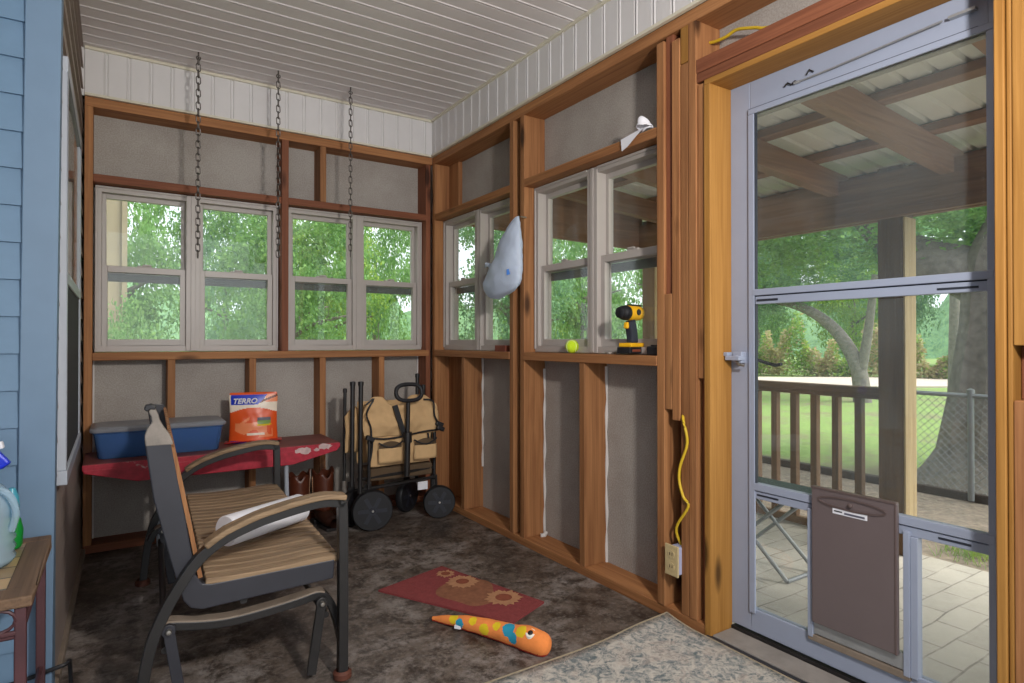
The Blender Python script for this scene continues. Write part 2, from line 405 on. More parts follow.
def ribs(a0, a1, pitch=.1016):
    """profile (position, depth) of soffit boards with grooves"""
    pr = []; a = a0
    while a < a1-1e-6:
        for d, h in ((0, 0), (.003, -.003), (.007, -.003), (.010, .007), (.017, .007), (.021, 0)):
            if a+d <= a1: pr.append((a+d, h))
        a += pitch
    pr.append((a1, 0)); return pr
mb = MB(); pr = ribs(-2.2, B+.02)
for (p, h), (q, g) in zip(pr, pr[1:]):
    mb.add([(-2.6, p, HC+h), (A+.01, p, HC+h), (A+.01, q, HC+g), (-2.6, q, HC+g)], [(0, 1, 2, 3)])
mb.box(-2.6, S, -2.2, T, HC+.02, HC+.06)
ceil = mb.own('ceiling', 'ceil', 'white ribbed soffit-board ceiling', 'ceiling', (0, 0, HC), kind='structure')
MB().box(A-.022, A, -2.2, B, HC-.014, HC).box(LX, A-.022, B-.02, B, HC-.014, HC).own('trim_1', 'soffit_trim', 'cream channel trim along the ceiling edges', 'trim', (0, 0, HC), kind='structure')

# ------------------------------------------------------------------ back wall
wb = thing('wall_back', 'back wall of bare studs over grey sheathing with a white ribbed band on top', 'wall', (0, B, 0), kind='structure')
def lum(name, x0, x1, y0, y1, z0, z1, mat, parent, bevel=.003):
    return MB().box(x0, x1, y0, y1, z0, z1).build(name, mat, parent, bevel=bevel)
MB().box(LX-.2, S, T, T+.03, 0, 1.0).box(LX-.2, S, T, T+.03, 1.94, HC).box(LX-.2, -.08, T, T+.03, 1., 1.94).box(.83, .91, T, T+.03, 1., 1.94).box(1.8, S, T, T+.03, 1., 1.94).build('sheathing', 'sheath', wb)
lum('bottom_plate', LX, A, B, T, 0, .042, 'red_x', wb)
lum('top_plate', LX, A, B, T, 2.325, SB, 'fir_x', wb)
lum('stud', LX, LX+.037, B-.002, T, .042, 2.325, 'fir_z', wb)
lum('stud', .852, .892, B-.006, T, 1.042, 2.325, 'red_z', wb)
lum('stud', 1.083, 1.121, B, T, 1.977, 2.325, 'fir_z', wb)
lum('stud', 1.808, A-.012, B+.002, T, .042, 2.325, 'red_z', wb)
lum('header', LX+.037, .852, B, T, 1.935, 1.977, 'red_x', wb)
lum('header', .892, 1.808, B, T, 1.935, 1.977, 'red_x', wb)
lum('sill_board', LX+.037, 1.83, B-.004, T, 1.0, 1.042, 'fir_x', wb)
for x in (.252, .672, 1.083, 1.47): lum('stud', x, x+.038, B, T, .042, 1.0, 'fir_z', wb)
for x0, x1, z0, z1 in ((LX+.037, LX+.045, .042, 1.0), (.292, .297, .3, 1.0), (1.800, 1.808, .3, 1.0), (LX+.037, LX+.044, 1.0, 1.93)):
    MB().box(x0, x1, T-.012, T+.001, z0, z1).build('foam_bead', 'foam', wb)
# ribbed band above
mb = MB(); pr = ribs(LX+.01-.03, A)
for (p, h), (q, g) in zip(pr, pr[1:]):
    mb.add([(p, B-.008+h, SB), (q, B-.008+g, SB), (q, B-.008+g, HC), (p, B-.008+h, HC)], [(0, 1, 2, 3)])
mb.build('soffit_band', 'soffit', wb)
MB().box(LX, A, B-.02, B, SB, SB+.014).build('channel_trim', 'soffit_trim', wb, bevel=.002)

# ------------------------------------------------------------------ right wall
wr = thing('wall_right', 'right wall of bare studs over grey sheathing around two windows and the door', 'wall', (A, 2, 0), kind='structure')
sh = MB().box(S, S+.03, 1.56, T, 0, 1.0).box(S, S+.03, -2.2, T, 1.94, HC)
sh.box(S, S+.03, 3.79, T, 1., 1.94).box(S, S+.03, 2.71, 2.87, 1., 1.94).box(S, S+.03, 1.50, 1.78, 1., 1.94).box(S, S+.03, -2.2, .64, 0, 1.94)
sh.build('sheathing', 'sheath', wr)
lum('bottom_plate', A, S, 1.512, B, 0, .042, 'fir_y', wr)
lum('top_plate', A, S, -2.2, B, 2.325, SB, 'fir_y', wr)
lum('stud', A, S, B-.04, B, .042, 2.325, 'fir_z', wr)              # corner stud
lum('stud', S-.03, S, 3.62, B-.04, .042, 1.0, 'fir_z', wr)          # corner nailer
lum('stud', S-.03, S, 3.68, B-.04, 1.977, 2.325, 'fir_z', wr)
lum('stud', A-.002, S, 2.828, 2.868, .042, 2.325, 'fir_z', wr)
lum('stud', A, S, 2.727, 2.765, .042, 2.325, 'fir_z', wr)
lum('stud', A, S, 3.398, 3.436, .042, 1.0, 'fir_z', wr)
lum('stud', A, S, 2.222, 2.262, .042, 1.0, 'fir_z', wr)
lum('stud', A-.004, S, 1.722, 1.762, .042, 2.31, 'fir_z', wr)        # right of the second window
lum('header', A, S, 2.868, B-.04, 1.935, 1.977, 'fir_y', wr)
lum('header', A, S, 1.762, 2.727, 1.935, 1.977, 'fir_y', wr)
lum('sill_board', A-.006, S, 2.868, B-.04, 1.0, 1.042, 'fir_y', wr)
lum('sill_board', A-.006, S, 1.762, 2.727, 1.0, 1.042, 'fir_y', wr)
# built-up post beside the door: blocks, plies, jack stud
lum('filler_block', A-.003, A+.04, 1.684, 1.722, .83, 1.29, 'fir_z', wr)
lum('filler_block', A-.003, A+.05, 1.642, 1.682, .79, 2.29, 'fir_z', wr)
lum('stud', A+.008, S, 1.684, 1.722, 1.29, 2.325, 'red_z', wr)
lum('stud', A, S, 1.602, 1.640, .042, 2.18, 'fir_z', wr)
lum('stud', A, S, 1.602, 1.640, 2.183, 2.325, 'pine_z', wr)
lum('stud', A-.002, S, 1.562, 1.600, .042, 2.325, 'fir_z', wr)
lum('stud', A+.004, S, 1.527, 1.5605, .96, 2.075, 'fir_z', wr)
lum('stud', A+.03, S, 1.527, 1.5605, .042, .96, 'red_z', wr)
lum('door_jamb', A-.004, S-.02, 1.496, 1.525, .0, 2.06, 'pine_z', wr)
lum('stud', S-.012, S, 1.642, 1.722, .042, .83, 'red_z', wr)
lum('door_header', A-.002, S, .4, 1.562, 2.118, 2.17, 'red_y', wr)
lum('door_header', A, S, .4, 1.5615, 2.082, 2.117, 'red_y', wr)
lum('door_jamb', A-.002, S-.02, .6, 1.525, 2.06, 2.081, 'pine_y', wr)
lum('door_jamb', A-.004, S-.02, .602, .624, .0, 2.06, 'pine_z', wr)
lum('stud', A+.001, S, .589, .600, .0, 2.08, 'pine_z', wr)
lum('stud', A, S, .545, .588, .0, .955, 'fir_z', wr)
lum('stud', A, S, .545, .588, 1.09, 2.081, 'pine_z', wr)
lum('stud', A+.05, S, .545, .588, .955, 1.09, 'red_z', wr)
lum('stud', A, S, .495, .543, .0, 2.081, 'fir_z', wr)
for y, z0, z1 in ((3.395, .3, 1.0), (2.7235, .05, .95), (3.818, .12, .95), (2.219, .042, .98)):
    m_ = MB(); m_.tube([(S-.006, y+.003*math.sin(i*1.7), z0+(z1-z0)*i/12) for i in range(13)], .006, 8, radii=[.006+.003*math.sin(i*2.3) for i in range(13)]); m_.build('foam_bead', 'foam', wr, smooth=True)
mb = MB(); mb.tube([(S-.05, 2.70, .047), (S-.03, 2.69, .05), (S-.015, 2.70, .06)], .012, 8); mb.build('foam_bead', 'foam', wr, smooth=True)
mb = MB(); pr = ribs(-2.2, B-.012)
for (p, h), (q, g) in zip(pr, pr[1:]):
    mb.add([(A-.008+h, p, SB), (A-.008+g, q, SB), (A-.008+g, q, HC), (A-.008+h, p, HC)], [(0, 1, 2, 3)])
mb.build('soffit_band', 'soffit', wr)
MB().box(A-.02, A, -2.2, B-.02, SB, SB+.014).build('channel_trim', 'soffit_trim', wr, bevel=.002)

# ------------------------------------------------------------------ windows
def win(idx, label, mapf, u0, u1, v0, v1, units=2, mat='vinyl', d0=.07, loc=(0, 0, 0)):
    """double-hung units side by side; mapf(u, v, w) -> world, w = depth into the wall from the stud face"""
    r = thing('window_%d' % idx, label, 'window', loc, kind='structure')
    def bx(mb, a, b, c, d, e, f, mi=0):
        p, q = mapf(a, c, e), mapf(b, d, f); mb.box(p[0], q[0], p[1], q[1], p[2], q[2], mi)
    fr = MB(); J = .03
    bx(fr, u0, u1, v1-J, v1, d0, d0+.09); bx(fr, u0, u1, v0, v0+.032, d0, d0+.09)
    bx(fr, u0, u0+J, v0+.032, v1-J, d0, d0+.09); bx(fr, u1-J, u1, v0+.032, v1-J, d0, d0+.09)
    um = (u0+u1)/2
    bx(fr, um-.036, um+.036, v0+.0015, v1-.0015, d0-.004, d0+.089); bx(fr, um-.012, um+.012, v0+.003, v1-.003, d0-.009, d0-.0045)
    # thin outer lip
    bx(fr, u0+.001, um-.037, v1-.013, v1-.001, d0-.008, d0-.0005); bx(fr, um+.037, u1-.001, v1-.013, v1-.001, d0-.008, d0-.0005); bx(fr, u0+.001, u0+.012, v0+.016, v1-.0135, d0-.008, d0-.0005); bx(fr, u1-.012, u1-.001, v0+.016, v1-.0135, d0-.008, d0-.0005)
    fr.build('frame', mat, r, bevel=.002)
    vm = (v0+v1)/2+.003
    for a, b in ((u0+J, um-.036), (um+.036, u1-J)):
        for low in (0, 1):
            e = d0+.02 if low else d0+.052; z0, z1 = (v0+.032, vm+.018) if low else (vm-.018, v1-J); st = .027 if low else .02
            top, bot = (.034, .036) if low else (.026, .034)
            m_ = MB(); bx(m_, a, a+st, z0, z1, e, e+.03); bx(m_, b-st, b, z0, z1, e, e+.03); bx(m_, a+st, b-st, z1-top, z1, e, e+.03); bx(m_, a+st, b-st, z0, z0+bot, e, e+.03)
            sa = m_.build('sash', mat, r, bevel=.002)
            g = MB(); bx(g, a+st-.002, b-st+.002, z0+bot-.002, z1-top+.002, e+.012, e+.018); g.build('glass', 'glass', sa)
            if low:
                sb_ = MB(); bx(sb_, a+.005, b-.005, vm-.062, vm-.019, d0+.082, d0+.089); sb_.build('screen_bar', 'screenbar', r)
                l = MB(); c = (a+b)/2; bx(l, c-.035, c+.035, z1, z1+.008, e+.004, e+.026); bx(l, c-.012, c+.03, z1+.008, z1+.016, e, e+.012)
                l.build('sash_lock', mat, sa, bevel=.002)
    return r
mback = lambda u, v, w: (u, B+w, v)
mright = lambda u, v, w: (A+w, u, v)
win(1, 'twin taupe double-hung window at the left of the back wall', mback, LX+.045, .848, 1.044, 1.933, loc=(.36, B, 1.04))
win(2, 'twin taupe double-hung window at the right of the back wall', mback, .896, 1.806, 1.044, 1.933, loc=(1.35, B, 1.04))
win(3, 'twin taupe double-hung window beside the corner with a plastic bag before it', mright, 2.872, 3.816, 1.044, 1.933, loc=(A, 3.34, 1.04))
win(4, 'twin taupe double-hung window with the drill on its sill', mright, 1.766, 2.723, 1.044, 1.933, loc=(A, 2.24, 1.04))

# ------------------------------------------------------------------ house walls on the left
def laps(mb, z0, z1, exp, f, a0, a1):
    z = z0
    while z < z1-1e-4:
        t = min(z+exp, z1)
        mb.add([f(a0, z, .013), f(a1, z, .013), f(a1, t, .003), f(a0, t, .003)], [(0, 1, 2, 3)])
        mb.add([f(a0, z, .013), f(a1, z, .013), f(a1, z, 0), f(a0, z, 0)], [(0, 1, 2, 3)]); z += exp
wl = thing('wall_left', 'brown-grey lap-sided house wall on the left with a white window', 'wall', (LX-.01, 3.1, 0), kind='structure')
mb = MB(); laps(mb, .02, HC, .1085, lambda a, z, d: (LX-.018+d-.02*(1-z/HC)*(B-a)/(B-HY_), a, z), HY_+.062, T); mb.box(LX-.1, LX-.042, HY_+.11, T, 0, HC)
mb.build('lap_siding', 'brownsiding', wl)
MB().prism([(LX-.045, HY_+.062), (LX-.012, HY_+.062), (LX+.012, B), (LX-.02, B)], lambda u, v: (u, v, 0), lambda u, v: (u, v, .03)).build('base_strip', 'dusty', wl, bevel=.003)
wh = thing('wall_house', 'blue lap-sided house wall facing the camera beside the tiled table', 'wall', (-1.2, HY_, 0), kind='structure')
mb = MB(); laps(mb, -.02, HC, .1085, lambda a, z, d: (a, HY_+.01-d, z), -2.6, -.215); mb.box(-2.6, LX-.02, HY_+.01, HY_+.1, 0, HC)
mb.build('lap_siding', 'blue', wh)
MB().prism([(-.236, 0), (LX-.021, 0), (LX-.001, HC), (-.216, HC)], lambda u, v: (u, HY_-.012, v), lambda u, v: (u, HY_+.06, v)).build('corner_board', 'bluetrim', wh, bevel=.003)
wp = thing('wall_house_end', 'blue lap-sided house wall on the far left out of the picture', 'wall', (-2.6, 0, 0), kind='structure')  # unseen wall added to cut the sky light coming in from the left
mb = MB(); laps(mb, -.02, HC, .1085, lambda a, z, d: (-2.6+d, a, z), -2.2, HY_); mb.box(-2.7, -2.601, -2.2, HY_, 0, HC); mb.build('lap_siding', 'blue', wp)
w5 = thing('window_5', 'white double-hung window with a black screen in the left house wall', 'window', (LX, 2.9, .65), kind='structure')
y0, y1, z0, z1 = 2.43, 3.42, .64, 2.02
fr = MB(); X0, X1 = LX-.03, LX+.004
fr.box(X0, X1, y0, y0+.035, z0+.045, z1-.05).box(X0, X1, y1-.05, y1, z0+.045, z1-.05).box(X0, X1, y0, y1, z1-.05, z1).box(X0-.015, X1+.003, y0-.005, y1+.005, z0, z0+.045).build('frame', 'whitevinyl', w5, bevel=.003)
sa = MB().box(X0, LX+.003, y0+.035, y1-.05, 1.29, 1.33).box(X0, LX+.001, y0+.035, y0+.07, 1.33, z1-.05).box(X0, LX+.001, y1-.085, y1-.05, 1.33, z1-.05).build('sash', 'whitevinyl', w5, bevel=.003)
MB().box(LX-.007, LX-.003, y0+.07, y1-.085, 1.33, z1-.05).build('glass', 'glass', sa)
MB().box(LX-.026, LX-.021, y0+.07, y1-.085, 1.33, z1-.05).build('shade', 'innershade', w5)  # tan panel behind the glass imitates its reflection
MB().box(LX-.006, LX-.002, y0+.035, y1-.05, z0+.045, 1.29).build('insect_screen', 'screen', w5)

# ------------------------------------------------------------------ storm door
D = 1.975
dr = thing('door_1', 'pale grey aluminium storm door with three glass panels and a brown pet door cover', 'door', (D, 1.08, .03), kind='structure')
DY0, DY1 = .610, 1.515
def dbox(mb, y0, y1, z0, z1, x0=D, x1=D+.03): return mb.box(x0, x1, y0, y1, z0, z1)
mb = MB()
dbox(mb, 1.415, DY1, .035, 2.09); dbox(mb, DY0, .676, .035, 2.09); dbox(mb, .676, 1.415, 1.955, 2.09); dbox(mb, .676, 1.415, .035, .118)
mb.build('door_frame', 'door', dr, bevel=.003)
mb = MB()
for z0, z1 in ((1.955, 1.94), (1.291, 1.268)): pass
x0 = D-.008
mb.box(x0, D, 1.393, 1.418, .105, 1.9375).box(x0, D, .662, .680, .105, 1.9375).box(x0, D, .662, 1.418, 1.938, 1.958)
mb.box(x0-.001, D+.02, .664, 1.4, 1.268, 1.291).box(x0+.004, D+.02, .662, 1.4, 1.236, 1.264).box(x0-.001, D+.02, .664, 1.4, .556, .582).box(x0+.004, D+.02, .662, 1.4, .526, .553)
mb.build('glazing_bars', 'door', dr, bevel=.002)
mb = MB().box(D+.002, D+.02, .68, 1.393, 1.2635, 1.2685).box(D+.002, D+.02, .68, 1.393, .5525, .5565)
mb.box(x0+.0025, D, 1.30, 1.385, 1.246, 1.254).box(x0+.0025, D, .70, .80, 1.246, 1.252).box(x0+.0025, D, 1.30, 1.385, .538, .544).box(x0+.0025, D, .72, .80, .538, .544)
mb.box(x0+.003, D+.01, 1.390, 1.3935, .582, 1.938)
mb.box(D-.003, D, 1.4185, 1.4205, .118, 1.96).box(D-.003, D, .7, 1.4185, 1.9585, 1.961)
mb.build('gasket', 'doordark', dr)
for y0, y1, z0, z1 in ((.68, 1.393, 1.291, 1.938), (.68, 1.393, .582, 1.236), (1.187, 1.395, .118, .526), (.68, .872, .118, .526)):
    MB().box(D+.008, D+.014, y0, y1, z0, z1).build('glass', 'glass', dr)
# pet door: side channels, sliding cover, bottom flap gap
MB().box(x0-.006, D+.02, 1.170, 1.188, .112, .54).box(x0-.006, D+.02, .872, .890, .112, .54).box(x0-.002, D+.02, .852, .872, .112, .526).build('pet_door_channel', 'door', dr, bevel=.002)
MB().box(x0, D+.01, .89, 1.17, .125, .175).build('pet_door_flap', 'alu', dr, bevel=.002)
MB().box(x0-.004, D+.02, .872, 1.188, .1, .121).build('pet_door_sill', 'dusty', dr, bevel=.002)
cv = MB().box(D-.026, D-.010, .900, 1.166, .168, .618).build('pet_door_cover', 'brownplastic', dr, bevel=.004)
cv['label'] = 'brown plastic pet door cover'
mb = MB(); cy, cz = 1.036, .583
mb.sweep([(D-.0265, cy+.105*math.cos(t), cz+.017*math.sin(t)) for t in [2*PI*i/40 for i in range(40)]], [(-.003, -.003), (.003, -.003), (.003, .003), (-.003, .003)], Vector((1, 0, 0)), closed=True)
mb.build('finger_recess', 'brownplastic2', cv, smooth=True)
MB().lathe([(.0, 0), (.007, 0), (.007, .008), (.003, .011), (0, .011)], (D-.026, 1.035, .583), (-1, 0, 0), 14).build('knob', 'brownplastic2', cv, smooth=True)
MB().box(D-.0275, D-.026, .985, 1.093, .5465, .5635).build('white_sticker', 'white', cv)
MB().box(D-.0285, D-.0275, 1.062, 1.088, .5535, .5575, 0).box(D-.0285, D-.0275, .992, 1.055, .5505, .5565, 1).build('sticker_print', ['black', 'greyprint'], cv)
MB().box(D-.028, D-.010, .902, 1.168, .613, .621).box(D-.0275, D-.02, .9015, .908, .168, .617).build('cover_rim', 'brownplastic2', cv, bevel=.002)
# handle latch inside, curved outer handle
h = MB().box(D-.045, D-.0, 1.44, 1.462, 1.028, 1.048).box(D-.05, D-.012, 1.428, 1.49, 1.03, 1.046).box(D-.03, D, 1.432, 1.47, 1.02, 1.062).box(D-.05, D-.02, 1.478, 1.497, 1.045, 1.06)
h.build('latch_handle', 'door', dr, bevel=.003)
MB().tube([(D-.03, 1.45, 1.03), (D-.035, 1.44, 1.015), (D-.03, 1.42, 1.012)], .005, 8).build('latch_lever', 'steel', dr, smooth=True)
MB().tube([(D+.03, 1.45, 1.035), (D+.06, 1.43, 1.032), (D+.075, 1.40, 1.02), (D+.075, 1.36, 1.012), (D+.07, 1.335, 1.018)], .0065, 8).build('outer_handle', 'black', dr, smooth=True)
MB().tube([(D-.006, 1.225, 1.992), (D-.010, 1.1, 1.993), (D-.014, .78, 2.006)], .003, 8).box(D-.018, D, .70, .765, 2.004, 2.012).box(D-.01, D, 1.215, 1.235, 1.988, 1.996).build('closer_rod', 'alu', dr, smooth=False)
MB().tube([(D-.004, 1.22, 1.99), (D-.008, 1.23, 1.999), (D-.006, 1.245, 1.992), (D-.008, 1.258, 2.002), (D-.004, 1.272, 1.994)], .003, 6).tube([(D-.005, 1.19, 2.006), (D-.005, 1.18, 2.02), (D-.005, 1.165, 2.008)], .0025, 6).build('scuff_screws', 'blackmetal', dr, smooth=True)
# threshold
th = thing('trim_2', 'dull grey door threshold with dark metal strips', 'threshold', (A+.07, 1.08, 0), kind='structure')
MB().box(A+.004, S-.03, .62, 1.494, 0, .018).build('sill_plate', 'threshold', th, bevel=.003)
MB().box(A-.012, A+.004, .55, 1.512, 0, .013).box(A-.03, A-.016, .55, 1.512, 0, .008).build('metal_strip', 'charcoal', th, bevel=.002)
MB().box(S-.03, S+.05, .62, 1.494, 0, .028).build('dark_sill', 'blackmetal', th)

# ------------------------------------------------------------------ swing chains
def chain(x, n, label):
    z = HC-.035; r = thing('swing_chain', label, 'chain', (x, 3.60, HC), group='porch swing chains hanging from the ceiling')
    hk = MB().tube([(x, 3.6, HC+.01), (x, 3.6, HC-.025)], .004, 8)
    hk.tube([(x+.010*math.sin(t), 3.6, HC-.035-.010*math.cos(t)) for t in [PI*1.0+2*PI*i/14*.9 for i in range(15)]], .003, 6)
    hk.build('eye_hook', 'chain', r, smooth=True)
    P = .034
    for i in range(n):
        cz = HC-.05-i*P; pts = []
        for k in range(12):
            t = 2*PI*k/12; a = .0105*math.cos(t); b = .0115*math.sin(t)+(.0095 if math.sin(t) > 0 else -.0095)
            pts.append((x+a*(1 if i % 2 else .35), 3.6+a*(0.35 if i % 2 else 1), cz+b))
        MB().tube(pts, .003, 6, closed=True).build('link', 'chain', r, smooth=True)
    return r
chain(.372, 31, 'first rusty swing chain from the left wall, hanging before the left back window')
chain(.775, 30, 'middle rusty swing chain hanging before the stud between the two back windows')
chain(1.19, 29, 'rusty swing chain nearest the corner, hanging before the right back window')

# ------------------------------------------------------------------ glider
GL = (.377, 2.62, 0)
gl = thing('glider_bench', 'black metal porch glider with weathered wooden slat seat and curved arms', 'bench', GL, math.radians(-2.6))
gx = lambda x, y, z: (x-.36, y-.62, z)      # x across, y 0 (near end) .. 1.24 (far end)
curve = [(.644, .0), (.645, .24), (.643, .545), (.636, .572), (.61, .58), (.561, .582), (.498, .573), (.437, .561), (.379, .547), (.294, .515), (.226, .466), (.174, .394), (.136, .325), (.105, .245), (.085, .137), (.072, .0)]
def spl(pts, k=4):
    out = []; P = [Vector(p) for p in pts]
    for i in range(len(P)-1):
        a, b, c, d = P[max(i-1, 0)], P[i], P[i+1], P[min(i+2, len(P)-1)]
        for j in range(k):
            t = j/k; out.append(.5*((2*b)+(c-a)*t+(2*a-5*b+4*c-d)*t*t+(3*b-a-3*c+d)*t**3))
    out.append(P[-1]); return out
for e in (0, 1):
    y = .0 if e == 0 else 1.22
    pts = [gx(p[0], y, p[1]) for p in curve]
    MB().bar(spl(pts, 3), .034, .03, mi=0).build('end_frame', 'blackmetal', gl, bevel=.004, local=True)
    arm = [(.652, .592), (.60, .601), (.561, .601), (.498, .593), (.437, .581), (.379, .567), (.294, .535), (.24, .5)]
    MB().bar(spl([gx(p[0], y, p[1]) for p in arm], 3), .056, .018).build('armrest', 'teak_x', gl, bevel=.005, local=True)
    MB().bar([gx(.638, y, .575), gx(.638, y, .585)], .03, .03).build('arm_bracket', 'blackmetal', gl, local=True)
    ys = .035 if e == 0 else 1.185
    plate = [(.085, .82), (.108, .65), (.15, .47), (.185, .34), (.205, .315), (.235, .305), (.62, .322), (.625, .385), (.26, .377), (.235, .382), (.218, .41), (.19, .58), (.152, .812)]
    MB().prism(plate, lambda a, b: gx(a, ys-.016, b), lambda a, b: gx(a, ys+.016, b)).build('side_plate', 'charcoal', gl, bevel=.004, local=True)
    yb = .065 if e == 0 else 1.155
    arch = [(.10, .225), (.118, .262), (.15, .275), (.22, .262), (.303, .252), (.40, .256), (.513, .268), (.57, .277), (.598, .270), (.622, .235), (.645, .17), (.66, .1)]
    MB().bar(spl([gx(p[0], yb, p[1]-.012) for p in arch], 3), .042, .026).build('base_rail', 'blackmetal', gl, bevel=.003, local=True)
    MB().bar(spl([gx(p[0], yb, p[1]+.003) for p in arch[1:9]], 3), .043, .005).build('dusty_rail_top', 'dusty', gl, local=True)
    for x1, z1, x2, z2 in ((.585, .245, .552, .02), (.148, .258, .185, .02)):
        hg = MB().bar([gx(x1, yb-.032, z1), gx((x1+x2)/2, yb-.032, (z1+z2)/2), gx(x2, yb-.032, z2)], .014, .03).lathe([(.019, -.008), (.019, .008)], gx(x1, yb-.032, z1), (0, 1, 0), 18)
        hg = hg.build('hanger_arm', 'charcoal' if x1 < .3 else 'blackmetal', gl, bevel=.002, local=True)
        MB().lathe([(0, -.008), (.006, -.007), (.0085, -.003), (.0085, .004), (0, .004)], gx(x1, yb-.043, z1), (0, 1, 0), 14).build('bolt', 'steel', gl, smooth=True, local=True)
    for xf in (.644, .072):
        MB().lathe([(.026, 0), (.03, .004), (.03, .02), (.022, .028), (.02, .012), (0, .012)], gx(xf, y, 0), (0, 0, 1), 20).build('foot_cap', 'rust', gl, smooth=True, local=True)
for xz in ((.60, .2), (.14, .2), (.35, .30)):
    MB().tube([gx(xz[0], .04, xz[1]), gx(xz[0], 1.18, xz[1])], .011, 10).build('cross_tube', 'blackmetal', gl, smooth=True, local=True)
n = 22; P = 1.19/n
for i in range(n):
    y0 = .02+i*P; y1 = y0+P-.016; yc = (y0+y1)/2; w = y1-y0
    MB().bar(spl([gx(p[0], yc, p[1]) for p in ((.243, .386), (.34, .381), (.46, .382), (.58, .389), (.64, .384))], 3), w, .02).build('seat_slat', 'teak_x', gl, bevel=.004, local=True)
    pth = [(.230, .40), (.196, .585), (.160, .775), (.154, .797)]
    MB().bar(spl([gx(p[0], yc, p[1]) for p in pth], 3), w, .012).build('back_slat', 'fir_z', gl, bevel=.003, local=True)
sc_l = [(.088, .80), (.086, .83), (.092, .85), (.104, .868), (.102, .885), (.095, .897)]
sc_r = [(.100, .912), (.112, .908), (.120, .89), (.124, .872), (.134, .852), (.148, .832), (.156, .81), (.158, .80)]
MB().prism(sc_l+sc_r, lambda a, b: gx(a, .018, b), lambda a, b: gx(a, .05, b)).build('scroll_end', 'wornwhite', gl, bevel=.004, local=True)
MB().prism([(.092, .899), (.084, .907), (.088, .918), (.104, .921), (.114, .912), (.112, .904), (.1, .906)], lambda a, b: gx(a, .015, b), lambda a, b: gx(a, .053, b)).build('scroll_cap', 'black', gl, bevel=.003, local=True)

# paper towel roll on the seat
a, b = Vector((.322, 2.27, .457)), Vector((.61, 2.44, .457)); ax = (b-a).normalized(); Lr = (b-a).length
mb = MB().lathe([(.02, 0), (.05, 0), (.052, .004), (.052, Lr-.004), (.05, Lr), (.02, Lr)], a, ax, 40)
tr = thing('paper_towel_roll', 'white paper towel roll lying on the glider seat', 'paper roll', a)
mb.build('paper', 'white', tr, smooth=True)
MB().lathe([(.017, -.002), (.021, -.002), (.021, Lr+.002), (.017, Lr+.002), (.017, -.002)], a, ax, 24).build('cardboard_core', 'card', tr, smooth=True)

# ------------------------------------------------------------------ red bench at the back wall
bt = thing('red_bench', 'low red painted board bench with chipped paint standing along the back wall', 'bench', (.48, 3.67, 0))
ZT = .525; XL, XR = -.118, 1.09; YF, YK = 3.475, 3.85
MB().box(XL, XR, YF, YK, ZT-.026, ZT).build('seat_board', 'redtop', bt, bevel=.004)
mb = MB(); poly = [(XL+.005, ZT-.026), (XL+.005, ZT-.04), (XL+.22, ZT-.1), (XR-.26, ZT-.1), (XR-.02, ZT-.045), (XR-.005, ZT-.026)]
mb.prism(poly, lambda u, v: (u, YF-.008, v), lambda u, v: (u, YF+.012, v)); mb.box(XL, XR, YF-.006, YF+.012, ZT-.03, ZT-.002)
mb.build('front_apron', 'redpaint', bt, bevel=.003)
MB().prism(poly, lambda u, v: (u, YK-.02, v), lambda u, v: (u, YK, v)).build('rear_apron', 'redpaint', bt, bevel=.003)
for x in (.22, .80):
    for y in (YF+.03, YK-.04):
        MB().tube([(x, y, ZT-.03), (x+(.01 if x > .5 else -.01), y, .0)], .012, 10).build('leg', 'whitevinyl', bt, smooth=True)
    MB().box(x-.015, x+.015, YF+.015, YK-.025, ZT-.06, ZT-.03).build('batten', 'red_y', bt)

rnd_ = random.Random(3)
for cx, cz, w_, h_ in ((.885, ZT-.028, .055, .022), (1.005, ZT-.016, .04, .02), (.955, ZT-.03, .02, .01)):
    MB().add([(cx+w_*math.cos(t)*rnd_.uniform(.55, 1.1), YF-.0092, cz+h_*math.sin(t)*rnd_.uniform(.5, 1.1)) for t in [2*PI*i/18 for i in range(18)]], [tuple(range(18))]).build('bare_patch', 'barewood', bt)
# storage tub
tb = thing('storage_tub', 'long shallow clear blue plastic tub with grey lid on the red bench', 'storage box', (.21, 3.71, ZT))
x0, x1, y0, y1 = -.085, .50, 3.555, 3.835
def rr(x0, x1, y0, y1, r, n=6):
    out = []
    for cx, cy, s in ((x1-r, y1-r, 0), (x0+r, y1-r, 1), (x0+r, y0+r, 2), (x1-r, y0+r, 3)):
        for k in range(n+1): t = (s+k/n)*PI/2; out.append((cx+r*math.cos(t), cy+r*math.sin(t)))
    return out
def loft(mb, rings, mi=0, cap0=True, cap1=True):
    n = len(rings[0]); o = [v for r in rings for v in r]; fs = []
    for j in range(len(rings)-1):
        for i in range(n): q = (i+1) % n; fs.append((j*n+i, j*n+q, (j+1)*n+q, (j+1)*n+i))
    if cap0: fs.append(tuple(range(n-1, -1, -1)))
    if cap1: fs.append(tuple((len(rings)-1)*n+i for i in range(n)))
    return mb.add(o, fs, mi)
lv = lambda ins, z, r=.03: [(x, y, z) for x, y in rr(x0+ins, x1-ins, y0+ins, y1-ins, r)]
mb = loft(MB(), [lv(.028, ZT+.001), lv(.024, ZT+.006), lv(.006, ZT+.125), lv(.0, ZT+.128), lv(.0, ZT+.136), lv(.01, ZT+.136), lv(.012, ZT+.125), lv(.03, ZT+.008)], 0, True, True)
mb.build('tub', 'clearblue', tb, smooth=True)
mb = loft(MB(), [lv(-.006, ZT+.134), lv(-.008, ZT+.138), lv(-.008, ZT+.148), lv(.0, ZT+.155), lv(.03, ZT+.160), lv(.05, ZT+.154)], 0, True, True)
mb.build('lid', 'greylid', tb, smooth=True)
